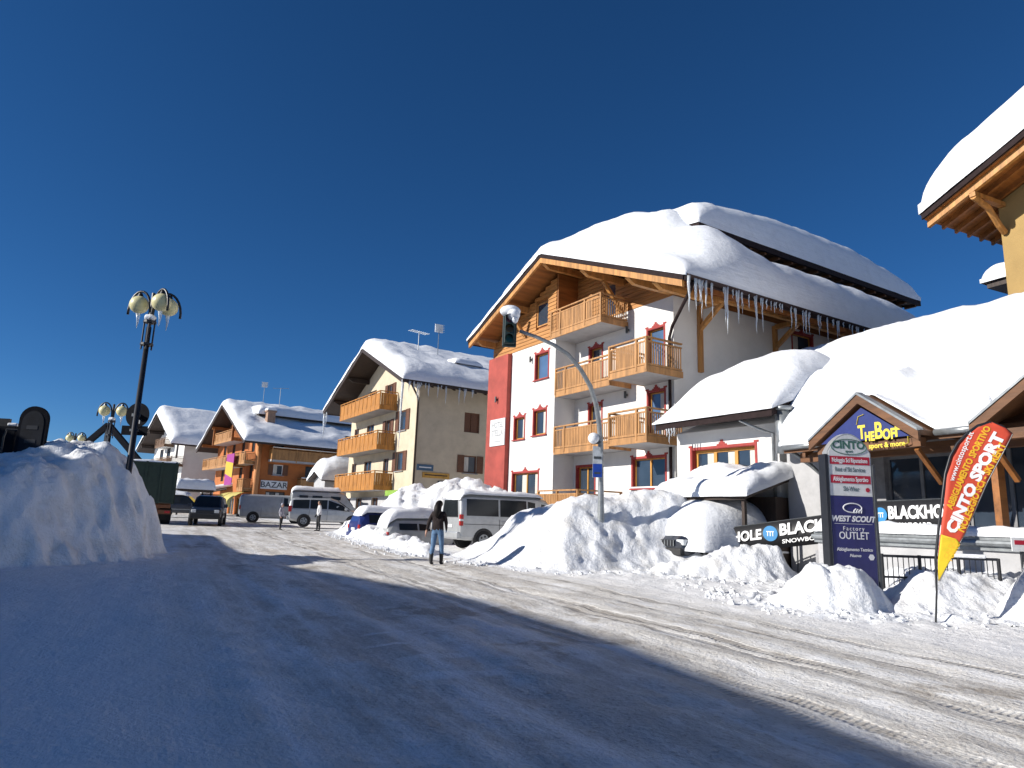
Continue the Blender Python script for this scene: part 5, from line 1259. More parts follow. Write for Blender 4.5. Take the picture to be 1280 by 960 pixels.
# ------------------------------------------------------------------ banners on the railings
BK = mat('banner_black', (.012, .012, .014), .55, .12, 4)
def banner(name, label, A, B, h, txt_a, par_label=None):
    """A, B: lower corners (world), h height"""
    d = B-A; L = Vector((d.x, d.y, 0)).length; ang = math.atan2(d.y, d.x); sl = d.z/L
    t = thing(name, label, 'banner', (A.x, A.y, A.z), ang)
    mb = MB(); n = 24; vs = []
    for k in range(n+1):
        x = L*k/n; wv = .02*math.sin(x*4); vs += [(x, wv, x*sl), (x, wv, x*sl+h)]
    mb.add(vs, [(2*k, 2*k+2, 2*k+3, 2*k+1) for k in range(n)]); c_ = mb.build('cloth', BK, t, smooth=True)
    so = c_.modifiers.new('s', 'SOLIDIFY'); so.thickness = .006
    U = Vector((1, 0, sl)).normalized(); mx = cols(U, Vector((0, 0, 1)), Vector((0, -1, 0)))
    for (txt, x, z, s, w_, bold) in txt_a:
        if txt == '@':
            mb = MB(); mb.disc((x, -.035, x*sl+z), s, (0, 1, 0), .008, 28); lg = mb.build('logo_disc', mat('logo_blue', (.03, .22, .48), .5, .06), c_)
            mb = MB()
            for q in (-.35, 0, .35): mb.box(x+q*s-.05*s, x+q*s+.05*s, -.043, -.0395, x*sl+z-.35*s, x*sl+z+.2*s)
            mb.box(x-.5*s, x+.5*s, -.044, -.040, x*sl+z+.18*s, x*sl+z+.3*s); mb.build('logo_mark', FW, lg)
        else: text_mesh(txt, s, FW, 'lettering', c_, (x, -.032, x*sl+z), mx, bold=bold, width=w_, align='LEFT', extr=.001)
    mb = MB()
    for k in range(5):
        x = L*k/4; mb.tube([(x, .07, x*sl-1.2), (x, .07, x*sl+h+.03)], .022, 6)
    mb.tube([(0, .07, h+.02), (L, .07, L*sl+h+.02)], .022, 6); mb.build('railing', DKGREY, t)
    return t
A = P(854, 698, 21.5); B = P(1050, 677, 18.3); h1 = P(1000, 648, 19.2).z-P(1000, 681, 19.2).z
L1 = math.hypot(B.x-A.x, B.y-A.y)
banner('rail_banner', 'long black snowboard banner sloping along the ramp railing left of the totem sign', A, B, h1,
       [('BLACKHOLE', L1*.12, .42, .38, .92, .014), ('SNOWBOARD', L1*.16, .15, .15, 1.3, .003), ('@', L1*.60, .42, .21, 1, 0), ('BLACKHOLE', L1*.655, .47, .42, .95, .016), ('SNOWBOARD', L1*.67, .16, .15, 1.35, .003)])
fA, fB = SF.W(TX+.3, SF.front(1094, 650, TX+.3)[0], 0), SF.W(TX+.3, SF.front(1190, 650, TX+.3)[0], 0)
zA = P(1100, 662, fA.y).z; fA.z = zA; fB.z = zA+.05; h2 = .62
L2 = math.hypot(fB.x-fA.x, fB.y-fA.y)
banner('rail_banner', 'black snowboard banner on the shop terrace behind the feather flag', fA, fB, h2,
       [('@', L2*.095, .33, .17, 1, 0), ('BLACKHOLE', L2*.2, .36, .38, .74, .016), ('SNOWBOARD', L2*.21, .09, .14, 1.1, .003)])
# half-buried metal railing behind the flag
ra, rb = P(1104, 722, 13.9), P(1249, 712, 13.2)
d = rb-ra; Lr = math.hypot(d.x, d.y); zr0 = gz(0, 13.5)+.5; ztop_r = P(1180, 698, 13.5).z
rl = thing('metal_railing', 'dark metal railing half buried in snow behind the feather flag', 'railing', (ra.x, ra.y, zr0), math.atan2(d.y, d.x))
mb = MB(); hh = ztop_r-zr0; mb.beam((0, 0, hh), (Lr, 0, hh+.02), .04, .05); mb.beam((0, 0, .05), (Lr, 0, .07), .03, .04); mb.build('rails', BLACK, rl)
mb = MB(); n = int(Lr/.09)
for k in range(n+1): mb.tube([(Lr*k/n, 0, -.25), (Lr*k/n, 0, hh)], .009, 5)
mb.build('bars', BLACK, rl)
for x in (0, Lr/3, 2*Lr/3, Lr):
    mb = MB(); mb.tube([(x, 0, -.6), (x, 0, hh+.04)], .032, 8); mb.build('post', BLACK, rl)
mb = MB(); mb.box(Lr*.48, Lr*.9, -.06, .06, hh+.026, hh+.10); mb.build('rail_snow', SNOW, rl, bevel=.03)
# little red and white notice at the right edge
c = P(1276, 681, 12.9); nt = thing('notice_sign', 'small red and white notice sign on a short post beside the terrace', 'sign', (c.x, c.y, gz(0, 12.9)), .0)
zc = c.z-gz(0, 12.9)
mb = MB(); mb.box(-.17, .25, -.01, .01, zc-.12, zc+.13); pn = mb.build('panel', WPAINT, nt); mb = MB(); mb.box(-.12, .22, -.014, -.0105, zc+.0, zc+.08); mb.build('red_field', RB, pn); mb = MB(); mb.box(0, .06, .012, .05, -.2, zc-.0); mb.build('post', DKGREY, nt)
# ------------------------------------------------------------------ vehicles (local +x = forward, +y = left)
def wheel(par, x, y, r, side, tw=.2):
    mb = MB(); w = mb.tube([(x, y-side*tw, r), (x, y-side*.03, r), (x, y, r)], [r, r, r*.9], 22); 
    wl_ = mb.build('wheel', RUBBER, par, smooth=False)
    mb = MB(); mb.tube([(x, y-side*.04, r), (x, y+side*.012, r)], [r*.66, r*.6], 18); rim = mb.build('rim', STEEL, wl_)
    mb = MB()
    for k in range(5):
        a = 2*math.pi*k/5; mb.disc((x+r*.38*math.cos(a), y+side*.014, r+r*.38*math.sin(a)), r*.13, (0, 1, 0), .006, 8)
    mb.build('rim_hole', BLACK, wl_)
    return wl_
class Car:
    def __init__(s, name, label, loc, rz, st, paint, wheels, r, wins, shield, rear=None, cat='car', group=None, lowclad=False, bevel=.05):
        s.st = st; s.t = thing(name, label, cat, loc, rz, group); t = s.t
        mb = MB(); n = 12; vs = []
        for (x, zb, zm, zr, wb, wr) in st:
            half = [(wb*.9, zb), (wb*.985, zb+.12), (wb, zb+(zm-zb)*.6), (wb*.985, zm), (wr+.03, zr-.1 if zr-zm > .2 else zm+(zr-zm)*.7), (wr*.82, zr)]
            vs += [(x, -y, z) for y, z in half] + [(x, y, z) for y, z in half[::-1]]
        fs = [(i*n+k, i*n+(k+1) % n, (i+1)*n+(k+1) % n, (i+1)*n+k) for i in range(len(st)-1) for k in range(n)]
        fs += [tuple(range(n))[::-1], tuple(range((len(st)-1)*n, len(st)*n))]
        mb.add(vs, fs); s.body = mb.build('body', paint, t, smooth=True, bevel=bevel, seg=2)
        s.body.data.polygons.foreach_set('use_smooth', [False]*len(s.body.data.polygons))
        for (x0, x1, t0, t1, nm) in wins:
            for sd in (-1, 1):
                g = MB(); q = [s.pt(x0, t0, sd), s.pt(x1, t0, sd), s.pt(min(x1, x1), t1, sd), s.pt(x0, t1, sd)]
                if nm == 'front': q[2] = s.pt(x1-.45, t1, sd)
                o = Vector((0, sd*.018, 0)); g.add([Vector(a)+o for a in q]+[Vector(a)-o for a in q], [(0,1,2,3), (7,6,5,4), (0,1,5,4), (1,2,6,5), (2,3,7,6), (3,0,4,7)])
                g.build('side_window', CGLASS, t)
        if shield: s.glass(shield, 'windscreen', 1)
        if rear: s.glass(rear, 'rear_window', -1)
        for x in wheels:
            for sd in (-1, 1):
                wb = s.at(x)[4]; mb = MB(); mb.disc((x, sd*(wb-.05), r+.02), r+.07, (0, 1, 0), .115, 22); mb.build('wheel_arch', PLAST, t)
                wheel(t, x, sd*(wb+.03), r, sd)
    def at(s, x):
        st = s.st
        for a, b in zip(st, st[1:]):
            if a[0] <= x <= b[0]: k = (x-a[0])/(b[0]-a[0]+1e-9); return [p+(q-p)*k for p, q in zip(a, b)]
        return list(st[0] if x < st[0][0] else st[-1])
    def pt(s, x, t, sd):
        _, zb, zm, zr, wb, wr = s.at(x); z = zm+(zr-zm)*t; k = min(1, (z-zm)/max(.01, zr-.1-zm)); y = wb*.985+(wr+.03-wb*.985)*k
        return (x, sd*y, z)
    def glass(s, sp, nm, sg):
        xa, za, wa, xb, zb, wb = sp; g = MB(); q = [(xa, -wa, za), (xa, wa, za), (xb, wb, zb), (xb, -wb, zb)]
        o = Vector((sg*.02, 0, .012)); g.add([Vector(a)+o for a in q]+[Vector(a)-o*1.5 for a in q], [(0,1,2,3), (7,6,5,4), (0,1,5,4), (1,2,6,5), (2,3,7,6), (3,0,4,7)]); return g.build(nm, CGLASS, s.t)
    def part(s, nm, M, *boxes, bevel=.015):
        mb = MB()
        for b in boxes: mb.box(*b)
        return mb.build(nm, M, s.t, bevel=bevel)
    def snow(s, x0, x1, th, seed, w=None, rough=.06):
        def base(x, y): return s.at(max(s.st[0][0], min(s.st[-1][0], x)))[3]+.0
        ww = w or s.at((x0+x1)/2)[5]*.95
        return snow_cap('snow_cover', s.t, x0, x1, -ww, ww, base, lambda x, y: th, r=.3, nx=34, ny=16, rough=rough, seed=seed)
VAN = [(-2.45, .42, 1.08, 1.74, .90, .72), (-2.38, .32, 1.08, 1.90, .95, .79), (-2.15, .30, 1.08, 1.96, .95, .81), (.85, .30, 1.08, 1.97, .95, .81), (1.25, .30, 1.08, 1.88, .95, .77), (1.95, .30, 1.06, 1.16, .95, .80), (2.35, .32, .90, 1.0, .92, .75), (2.45, .42, .75, .85, .85, .7)]
SUV = [(-2.15, .5, 1.0, 1.55, .84, .66), (-2.05, .38, 1.0, 1.68, .88, .70), (-1.8, .36, 1.0, 1.74, .88, .71), (.1, .36, 1.0, 1.76, .88, .71), (.45, .36, 1.0, 1.70, .88, .69), (1.1, .36, 1.0, 1.10, .88, .74), (1.9, .38, .92, 1.0, .87, .72), (2.12, .48, .80, .88, .80, .66)]
CARS = [(-2.0, .45, .85, 1.0, .80, .62), (-1.92, .3, .88, 1.22, .84, .62), (-1.6, .28, .9, 1.42, .85, .60), (.0, .28, .9, 1.46, .85, .60), (.3, .28, .9, 1.42, .85, .58), (1.0, .28, .9, .98, .85, .70), (1.85, .3, .76, .84, .82, .66), (2.02, .4, .6, .68, .74, .6)]
MPV = [(-2.3, .45, .98, 1.45, .86, .66), (-2.22, .34, .98, 1.62, .9, .70), (-2.0, .3, .98, 1.70, .9, .71), (.1, .3, .98, 1.74, .9, .71), (.5, .3, .98, 1.62, .9, .69), (1.35, .3, .96, 1.05, .9, .74), (2.1, .32, .82, .92, .88, .7), (2.3, .42, .7, .78, .8, .64)]
# silver van parked nose-in to the hotel
ph = math.radians(28); rc_ = G(574, 690); fw = Vector((math.cos(ph), math.sin(ph), 0)); lf = Vector((-math.sin(ph), math.cos(ph), 0))
rc_ = P(574, 688, 25.4)
c = Vector((rc_.x, rc_.y, 0))+fw*2.45+lf*.95
v = Car('silver_van', 'silver passenger van with dark side glass parked beside the snow bank', (c.x, c.y, gz(c.x, c.y)+.08), ph, VAN, SILVER, (-1.5, 1.5), .33,
        [(-2.2, -.9, .12, .82, ''), (-.82, .3, .12, .82, ''), (.38, 1.75, .12, .80, 'front')], (1.93, 1.18, .68, 1.27, 1.86, .62), (-2.47, 1.12, .70, -2.43, 1.74, .62), cat='van')
for sd in (-1, 1): v.part('tail_light', LAMPR, (-2.475, -2.34, sd*.945-.03 if sd > 0 else -.975, sd*.945+.03 if sd > 0 else -.86, .82, 1.22))
v.part('tail_light_band', LAMPW, (-2.485, -2.33, -.98, -.86, .98, 1.06)); v.part('rear_bumper', SILVER, (-2.56, -2.3, -.9, .9, .35, .6), bevel=.04)
v.part('number_plate', WPAINT, (-2.475, -2.455, -.26, .26, .74, .86)); v.part('body_crease', PLAST, (-2.3, 2.2, -.962, -.952, .87, .885), bevel=0)
v.part('door_gap', PLAST, (-.865, -.85, -.958, -.953, .4, 1.08), (.335, .35, -.958, -.953, .4, 1.08), bevel=0); v.part('door_handle', SILVER, (-.75, -.55, -.985, -.95, .98, 1.02)); v.part('wing_mirror', PLAST, (1.45, 1.6, -1.15, -.95, 1.15, 1.35))
v.snow(-2.35, .95, .16, 41.0)
# dark off-roader driving towards us
g = G(262, 658); s = Car('dark_suv', 'dark blue off-road car driving down the street with a roof rack', (g.x-1.0, g.y+2.0, gz(g.x, g.y+2)), math.atan2(-.93, .30), SUV, DPAINT, (-1.3, 1.35), .36,
        [(-1.9, -.95, .1, .85, ''), (-.88, .05, .1, .85, ''), (.1, 1.05, .1, .82, 'front')], (1.1, 1.1, .66, .47, 1.68, .58), cat='car')
for sd in (-1, 1): s.part('headlight', LAMPW, (2.02, 2.14, sd*.62-.13, sd*.62+.13, .72, .90), bevel=.03); s.part('wing_mirror', DPAINT, (.85, 1.0, sd*1.0-.1, sd*1.0+.1, 1.05, 1.25))
s.part('number_plate', WPAINT, (2.145, 2.165, -.26, .26, .52, .63)); s.part('front_bumper', PLAST, (1.95, 2.17, -.82, .82, .38, .68), bevel=.05); s.part('grille', BLACK, (2.05, 2.135, -.45, .45, .72, .86))
s.part('roof_rack', BLACK, (-1.6, .2, -.6, -.56, 1.83, 1.86), (-1.6, .2, .56, .6, 1.83, 1.86), (-1.2, -1.15, -.6, .6, 1.80, 1.84), (-.2, -.15, -.6, .6, 1.80, 1.84))
# dark estate behind
pp = P(226, 646, 56); s = Car('dark_car', 'dark parked car with snow on its roof beneath the carport slab', (pp.x, 56, gz(0, 56)), math.radians(12), SUV, DPAINT, (-1.3, 1.35), .36,
        [(-1.9, -.95, .1, .85, ''), (-.88, .05, .1, .85, ''), (.1, 1.05, .1, .82, 'front')], (1.1, 1.1, .66, .47, 1.68, .58)); s.snow(-2.0, .4, .3, 43.0)
s.part('side_moulding', ZINC, (-1.9, 1.9, -.9, -.885, .62, .66), bevel=0); s.part('headlight', LAMPW, (2.02, 2.14, -.75, -.49, .72, .90))
# grey delivery van
pp = P(342, 655, 51); s = Car('grey_van', 'plain grey delivery van parked below the BAZAR sign', (pp.x, 51, gz(0, 51)), math.radians(22), VAN, GREYP, (-1.5, 1.5), .34,
        [(.5, 1.75, .12, .80, 'front')], (1.93, 1.18, .68, 1.27, 1.86, .62), cat='van')
s.part('tail_light', LAMPR, (-2.475, -2.36, -.975, -.88, .9, 1.15)); s.part('rear_bumper', PLAST, (-2.6, -2.35, -.9, .9, .35, .55)); s.part('door_gap', PLAST, (.335, .35, -.958, -.953, .4, 1.85), (-1.0, -.985, -.958, -.953, .4, 1.0), bevel=0); s.part('wing_mirror', PLAST, (1.45, 1.6, -1.15, -.95, 1.15, 1.35))
# silver people carrier
pp = P(408, 660, 43.5); s = Car('silver_minivan', 'silver people carrier parked beside the pale high-roofed van', (pp.x, 43.5, gz(0, 43.5)+.1), math.radians(17), MPV, SILVER, (-1.4, 1.45), .33,
        [(-2.1, -1.15, .12, .84, ''), (-1.08, -.1, .12, .84, ''), (-.02, 1.25, .12, .82, 'front')], (1.33, 1.06, .66, .52, 1.61, .58), (-2.32, 1.02, .66, -2.25, 1.55, .58))
for sd in (-1, 1): s.part('tail_light', LAMPR, (-2.33, -2.15, sd*.86-.06, sd*.86+.06, .85, 1.2))
s.part('rear_bumper', SILVER, (-2.4, -2.15, -.84, .84, .36, .62), bevel=.04); s.part('headlight', LAMPW, (2.1, 2.28, -.84, -.55, .66, .82)); s.part('door_gap', PLAST, (-.07, -.055, -.908, -.903, .4, .98), (-1.13, -1.115, -.908, -.903, .4, .98), bevel=0); s.part('wing_mirror', SILVER, (.95, 1.1, -1.1, -.9, 1.02, 1.2)); s.part('roof_rail', BLACK, (-1.9, .2, -.62, -.59, 1.76, 1.79))
# white high-roofed van
pp = P(404, 655, 51.5); s = Car('high_roofed_van', 'pale grey high-roofed van with snow on its roof behind the people carrier', (pp.x, 51.5, gz(0, 51.5)+.1), math.radians(20), [(x, zb, zm+.15, (zr+.3 if zr > 1.5 else zr), wb, wr+.05) for x, zb, zm, zr, wb, wr in VAN], GREYP, (-1.5, 1.5), .34,
        [(-1.9, -1.3, .42, .66, ''), (-1.0, -.3, .42, .66, ''), (.3, 1.0, .42, .66, '')], (1.93, 1.3, .68, 1.3, 2.1, .62), cat='van'); s.snow(-2.35, .9, .3, 44.0)
s.part('tail_light', LAMPR, (-2.475, -2.36, -.975, -.88, .9, 1.15)); s.part('rear_bumper', PLAST, (-2.6, -2.35, -.9, .9, .35, .55)); s.part('stripe', BPAINT, (-2.2, 1.5, -.962, -.953, 1.0, 1.06), bevel=0)
# blue car and its white neighbour, dug into the snow
pp = P(492, 662, 34); s = Car('blue_car', 'small dark blue car with deep snow on its roof', (pp.x, 34, gz(0, 34)-.25), math.radians(30), CARS, BPAINT, (-1.25, 1.25), .3,
        [(-1.5, -.7, .1, .8, ''), (-.62, .9, .1, .8, 'front')], (.98, .98, .6, .32, 1.4, .5), (-1.95, .95, .6, -1.63, 1.38, .5)); s.snow(-1.75, 1.7, .3, 45.0)
for sd in (-1, 1): s.part('tail_light', LAMPR, (-2.02, -1.9, sd*.74-.08, sd*.74+.08, .68, .86))
s.part('number_plate', WPAINT, (-2.03, -2.005, -.26, .26, .6, .72)); s.part('rear_bumper', BPAINT, (-2.1, -1.85, -.76, .76, .32, .52), bevel=.04)
pp = P(532, 668, 30.5); s = Car('snow_covered_car', 'light car almost hidden under snow between the blue car and the silver van', (pp.x, 30.5, gz(0, 30.5)-.4), math.radians(29), CARS, GREYP, (-1.25, 1.25), .3,
        [(-1.5, -.7, .1, .6, ''), (-.62, .9, .1, .6, 'front')], (.98, .98, .6, .32, 1.4, .5)); s.snow(-1.9, 1.85, .4, 46.0, rough=.1)
s.part('tail_light', LAMPR, (-2.02, -1.9, -.82, -.66, .68, .86)); s.part('number_plate', WPAINT, (-2.03, -2.005, -.26, .26, .6, .72))
# car under the smooth dome of snow by the banner
nb_ = P(836, 674, 20.8); bd = Vector((.86, .51, 0)); c = Vector((nb_.x, nb_.y, 0))+bd*2.05
s = Car('snow_covered_car', 'dark car buried under a smooth dome of snow with only its grille showing', (c.x, c.y, gz(c.x, c.y)+.05), math.atan2(-bd.y, -bd.x), MPV, DPAINT, (-1.4, 1.45), .33,
        [(-2.1, -1.15, .12, .84, ''), (-1.08, -.1, .12, .84, ''), (-.02, 1.25, .12, .82, 'front')], (1.33, 1.06, .66, .52, 1.61, .58))
s.part('grille', BLACK, (2.22, 2.33, -.5, .5, .62, .8))
for k in range(9): s.part('grille_bar', ZINC, (2.325, 2.345, -.48+.12*k, -.46+.12*k, .63, .79), bevel=0)
s.part('headlight', LAMPW, (2.1, 2.29, .55, .84, .66, .82)); s.part('front_bumper', PLAST, (2.2, 2.38, -.8, .8, .36, .58), bevel=.04)
snow_cap('snow_cover', s.t, -3.6, 2.1, -1.9, 1.45, lambda x, y: .5, lambda x, y: 1.72*max(0, 1-((x+.7)/3.0)**2)**.5*max(0.02, 1-(y+.2)**2/3.0)**.5, r=.5, nx=44, ny=30, rough=.05, seed=47.0)
# green truck seen from behind
gg = G(200, 656); tx = P(213, 640, 40.5).x-1.25
tr = thing('green_truck', 'green high-sided truck with orange chassis seen from behind at the left kerb', 'truck', (tx, 40.5, gz(0, 40.5)), math.radians(117))
GRN = mat('truck_green', (.014, .032, .02), .55, .15, 3); ORC = mat('truck_orange', (.16, .055, .015), .5, .2, 5)
mb = MB(); mb.box(0, 5.2, -1.22, 1.22, 1.25, 3.55)
for k in range(6): mb.box(.1+k*.95, .2+k*.95, -1.27, -1.221, 1.2, 3.6); mb.box(.1+k*.95, .2+k*.95, 1.221, 1.27, 1.2, 3.6)
bd_ = mb.build('body', GRN, tr, bevel=.02)
mb = MB()
for y in (-1.15, -.4, .4, 1.15): mb.box(-.07, -.003, y-.06, y+.06, 1.2, 3.6)
for z in (1.3, 3.5): mb.box(-.06, -.004, -1.09, -.46, z-.05, z+.05); mb.box(-.06, -.004, .46, 1.09, z-.05, z+.05); mb.box(-.06, -.004, -.34, .34, z-.05, z+.05)
mb.build('tailgate_frame', GRN, bd_)
mb = MB(); mb.box(.1, 7.6, -.45, .45, .75, 1.2); mb.box(-.02, .2, -1.15, 1.15, .6, .85); mb.box(-.02, .12, -1.1, 1.1, .95, 1.15); mb.build('chassis', ORC, tr, bevel=.02)
for x in (1.2, 2.4, 6.4):
    for sd in (-1, 1): wheel(tr, x, sd*1.18, .5, sd, .35 if x > 5 else .6)
mb = MB(); mb.box(5.5, 7.5, -1.2, 1.2, .9, 2.9); cb_ = mb.build('cab', ORC, tr, bevel=.1)
mb = MB(); mb.box(7.49, 7.52, -1.0, 1.0, 1.9, 2.7); mb.build('windscreen', GLASS, cb_)
for sd in (-1, 1): mb = MB(); mb.box(-.06, -.021, sd*.95-.14, sd*.95+.14, .66, .79); mb.build('tail_light', LAMPR, tr)
mb = MB(); mb.box(.6, .65, -1.2, 1.2, .25, .9); mb.build('mudflap', RUBBER, tr)
snow_cap('snow_load', bd_, .1, 5.1, -1.15, 1.15, lambda x, y: 3.56, lambda x, y: .15, r=.3, nx=14, ny=10, seed=48.0)
# snow-laden entrance roof left of the cream house
ob = P(405, 650, 58); ou = thing('snow_laden_shed', 'small shed with a bulging snow roof left of the cream house', 'shed', (ob.x, ob.y, gz(0, 58)), math.radians(33))
mb = MB(); mb.box(-.6, 3.4, -1.2, 1.6, -.2, 3.4); mb.prism([(-1.2, 3.403), (1.6, 3.403), (.2, 3.9)], 'x', -.6, 3.4); mb.build('wall', GREYD, ou)
mb = MB(); mb.box(-.63, -.603, -.4, .6, .0, 2.1); mb.build('door', SHUT, ou)
mb = MB(); mb.prism([(-1.6, 3.25), (.2, 3.95), (2.0, 3.25), (2.0, 3.38), (.2, 4.08), (-1.6, 3.38)], 'x', -1.0, 3.8); ro_ = mb.build('roof', DARKW, ou)
snow_cap('roof_snow', ro_, -1.0, 3.8, -1.65, 2.05, lambda x, y: 4.09-.39*abs(y-.2), lambda x, y: 1.25+.2*math.sin(x), r=.8, nx=24, ny=20, rough=.12, seed=49.0)

# ------------------------------------------------------------------ people
SKIN = mat('skin', (.48, .28, .20), .55, .05, 10)
def person(name, label, loc, rz, H, regions, hair, arms, stride=.06, lean=0.0, extra=None):
    t = thing(name, label, 'person', loc, rz)
    k = H/1.72
    V, E, Rr = [], [], []
    def add(p, r, par=None):
        V.append(Vector(p)*k); Rr.append(r*k); i = len(V)-1
        if par is not None: E.append((par, i))
        return i
    pel = add((0, 0, .95), .135); sp1 = add((0, .005+lean*.3, 1.10), .14, pel); ch = add((0, .01+lean, 1.30), .138, sp1); nk0 = add((0, lean+.0, 1.44), .075, ch)
    nk = add((0, lean+.01, 1.51), .052, nk0); hd1 = add((0, lean+.025, 1.58), .078, nk); hd2 = add((0, lean+.03, 1.66), .082, hd1); hd3 = add((0, lean+.02, 1.705), .05, hd2)
    add((0, lean+.118, 1.605), .014, hd1)                       # nose
    for sd in (-1, 1):
        hip = add((sd*.09, 0, .90), .10, pel); kn = add((sd*.11, .02+sd*stride*.4, .50), .07, hip); cf = add((sd*.115, -.015+sd*stride*.8, .34), .066, kn)
        an = add((sd*.115, -.01+sd*stride, .10), .055, cf); hl = add((sd*.10, -.03+sd*stride, .045), .042, an); toe = add((sd*.115, .14+sd*stride, .035), .035, hl)
        sh = add((sd*.165, lean, 1.39), .068, ch)
        el, wr = arms[0 if sd < 0 else 1]
        e = add(el, .056, sh); w = add(wr, .036, e); d = (Vector(wr)-Vector(el)).normalized(); pc = Vector(wr)+d*.07; pm = add(pc, .032, w)
        side = d.cross(Vector((1, 0, 0))).normalized()
        for q, (off, ln) in enumerate(((-.03, .062), (-.01, .072), (.01, .068), (.03, .052))):
            f1 = add(pc+side*off+d*.035, .0105, pm); add(pc+side*off+d*(.035+ln)+Vector((-sd*.012, 0, 0)), .008, f1)
        th = add(Vector(wr)+d*.03+side*-.045, .011, w); add(Vector(wr)+d*.075+side*-.06+Vector((-sd*.01, 0, 0)), .009, th)
    me = bpy.data.meshes.new('body'); me.from_pydata(V, E, [])
    ob = bpy.data.objects.new('body', me); COL.objects.link(ob)
    md = ob.modifiers.new('skin', 'SKIN'); md.use_smooth_shade = True
    if not me.skin_vertices: return t
    for i, r in enumerate(Rr): me.skin_vertices[0].data[i].radius = (r, r); me.skin_vertices[0].data[i].use_root = (i == 0)
    me.skin_vertices[0].data[ch].radius = (.19*k, .135*k); me.skin_vertices[0].data[pel].radius = (.175*k, .135*k)
    sb_ = ob.modifiers.new('sub', 'SUBSURF'); sb_.levels = 2; sb_.render_levels = 2
    dg = bpy.context.evaluated_depsgraph_get(); dg.update()
    m2 = bpy.data.meshes.new_from_object(ob.evaluated_get(dg)); ob.modifiers.clear(); ob.data = m2
    m2.materials.clear()
    for r_ in regions: m2.materials.append(r_[1])
    for p_ in m2.polygons:
        c_ = p_.center/k; p_.use_smooth = True
        for i, r_ in enumerate(regions):
            if r_[0](c_): p_.material_index = i; break
    ob.parent = t
    if hair:
        mb = MB(); lw = hair[1]
        mb.sphere((0, (lean+.012)*k, 1.655*k), .105*k, 16, 12, (.95, 1.0, .98))
        hb = MB()
        if lw:   # long hair falling on the back
            hb.tube([(0, (lean-.045)*k, 1.67*k), (0, (lean-.10)*k, 1.55*k), (.01, (lean-.125)*k, 1.44*k), (.0, (lean-.135)*k, 1.34*k), (0, (lean-.13)*k, 1.27*k)], [.08*k, .105*k, .105*k, .06*k, .02*k], 12)
            hb.build('hair_length', hair[0], t, smooth=True)
        # keep the face free: drop front-lower faces
        keep = [f for f in mb.f if not (sum(mb.v[i][1] for i in f)/len(f) > (lean+.045)*k and sum(mb.v[i][2] for i in f)/len(f) < 1.70*k)]
        mb.f = keep; mb.mi = [0]*len(keep); mb.build('hair', hair[0], t, smooth=True)
    mb = MB()
    for sd in (-1, 1): mb.sphere((sd*.032*k, (lean+.103)*k, 1.635*k), .011*k, 8, 6)
    mb.build('eyes', BLACK, t); mb = MB(); mb.box(-.022*k, .022*k, (lean+.095)*k, (lean+.105)*k, 1.558*k, 1.566*k); mb.build('mouth', mat('lips', (.3, .08, .07), .5, .05), t)
    if extra: extra(t, k)
    return t
JACK = mat('brown_black_jacket', (.028, .02, .02), .8, .2, 8, bump=.5, spec=.2); JEAN = mat('blue_jeans', (.10, .19, .33), .8, .18, 9, bump=.2); BOOT = mat('black_boots', (.012, .011, .012), .6, .15, 9); HAIRD = mat('dark_hair', (.009, .006, .005), .6, .2, 14, spec=.25)
def handskin(c): return False
g = G(545, 706)
armW = (((-.27, -.02, 1.13), (-.335, .02, .90)), ((.22, .04, 1.14), (.19, .16, 1.0)))
def isarm(c, z): return abs(c.x) > .155
def wext(t, k):
    mb = MB(); mb.box(-.02*k, .03*k, -.15*k, -.13*k, .95*k, 1.22*k); 
    mb = MB(); mb.tube([(-.16, -.09, 1.14), (-.15, -.115, 1.02), (-.17, -.10, .92)], [.02, .022, .008], 8); mb.build('scarf_end', mat('white_knit', (.6, .58, .55), .9, .1), t, smooth=True)
person('person', 'long-haired person in dark jacket, blue jeans and boots walking along the street', (g.x, g.y, gz(g.x, g.y)), math.radians(-14), 1.73,
       [(lambda c: c.z < .30, BOOT), (lambda c: c.z > 1.46, SKIN), (lambda c: c.x < -.31 and c.z < .93, SKIN), (lambda c: c.z > .95 or abs(c.x) > .19, JACK), (lambda c: True, JEAN)], (HAIRD, True), armW, stride=.10, extra=wext)
BLK = mat('black_ski_clothes', (.018, .018, .02), .7, .2, 8); WJ = mat('white_ski_jacket', (.62, .62, .63), .7, .08, 8)
g = G(397, 664)
armM = (((-.25, .0, 1.13), (-.25, .10, .92)), ((.26, -.02, 1.13), (.28, .08, .92)))
person('person', 'person in white and black ski jacket, black trousers and dark cap by the people carrier', (g.x, g.y, gz(g.x, g.y)), math.radians(120), 1.66,
       [(lambda c: c.z < .92 and abs(c.x) < .2, BLK), (lambda c: c.z > 1.47, SKIN), (lambda c: c.z < .86, BLK), (lambda c: c.x > .08, BLK), (lambda c: True, WJ)], (BLK, False), armM, stride=.04)
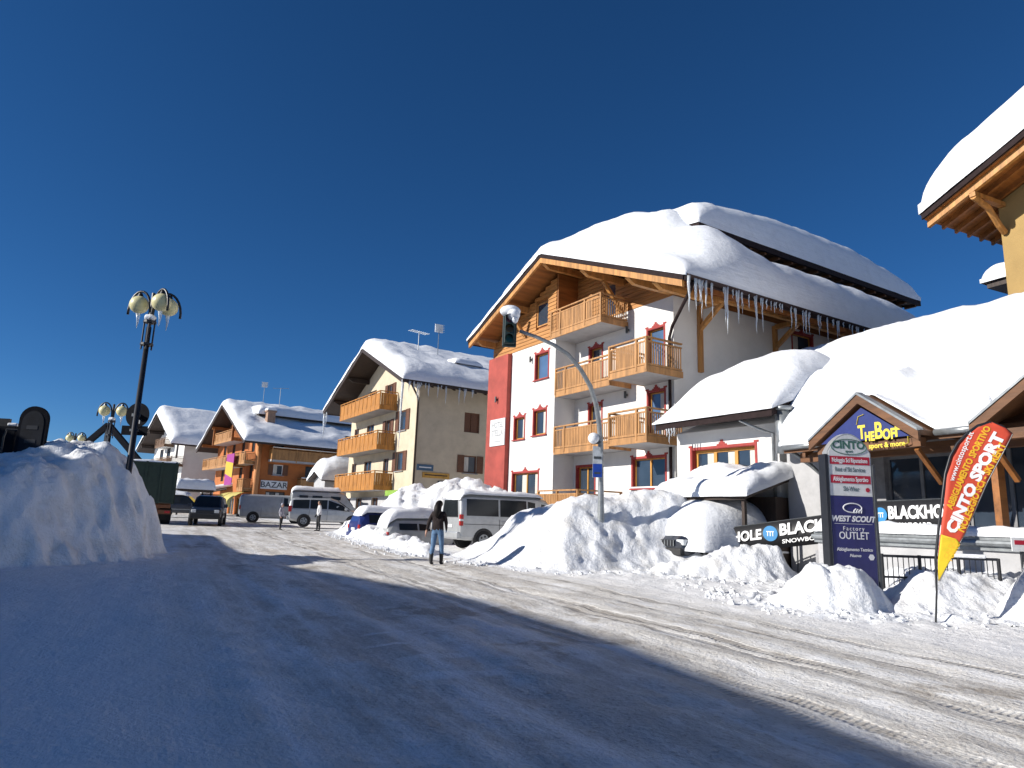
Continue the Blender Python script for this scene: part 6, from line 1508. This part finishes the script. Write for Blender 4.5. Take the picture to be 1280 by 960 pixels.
GJ = mat('grey_violet_jacket', (.36, .35, .40), .7, .1, 8)
g = G(350, 662.5)
person('person', 'person in pale grey jacket and dark trousers standing before the grey delivery van', (g.x, g.y, gz(g.x, g.y)), math.radians(-100), 1.45,
       [(lambda c: c.z < .90 and abs(c.x) < .2, BLK), (lambda c: c.z > 1.47, SKIN), (lambda c: c.z < .86, SKIN), (lambda c: True, GJ)], (GJ, False), armM, stride=.07)

# ------------------------------------------------------------------ loose clods of ploughed snow
rr = random.Random(11); mb = MB()
base_ico = [(0,0,1)]
def clod(x, y, r):
    n = 6; vs = []; o = gsurf(x, y)
    s_ = rr.random()*9
    for j in range(5):
        for k in range(n):
            th, fi = math.pi*(j+.02)/4.04, 2*math.pi*k/n+.3*j
            d = r*(.75+.5*noise.noise(Vector((math.cos(fi)*1.3+s_, math.sin(fi)*1.3, math.cos(th)*1.3+s_))))
            vs.append((x+d*math.sin(th)*math.cos(fi), y+d*math.sin(th)*math.sin(fi), o+.35*r+d*.8*math.cos(th)))
    mb.add(vs, [(j*n+k, (j+1)*n+k, (j+1)*n+(k+1) % n, j*n+(k+1) % n) for j in range(4) for k in range(n)])
edges = [((4.4, 12.3), (7.2, 11.6)), ((7.2, 11.6), (8.4, 11.7)), ((8.4, 11.6), (10, 10.9)), ((4.2, 17.9), (7.0, 16.9)), ((-1.6, 21.3), (1.5, 18.4)), ((1.5, 18.4), (4.8, 19.2)), ((4.6, 13.0), (4.6, 16.5)), ((-2.6, 22.2), (-8.8, 36))]
for a, b in edges:
    L = math.hypot(b[0]-a[0], b[1]-a[1])
    for k in range(int(L*26)):
        u = rr.random(); off = rr.gauss(0, .38)-.1; nx_, ny_ = (b[1]-a[1])/L, -(b[0]-a[0])/L
        clod(a[0]+(b[0]-a[0])*u+nx_*off, a[1]+(b[1]-a[1])*u+ny_*off, .018+.075*rr.random()**3.2)
tag(mb.build('snow_clods', SNOWR, smooth=False, recalc=False), 'small loose clods of ploughed snow along the banks', 'snow', kind='stuff')
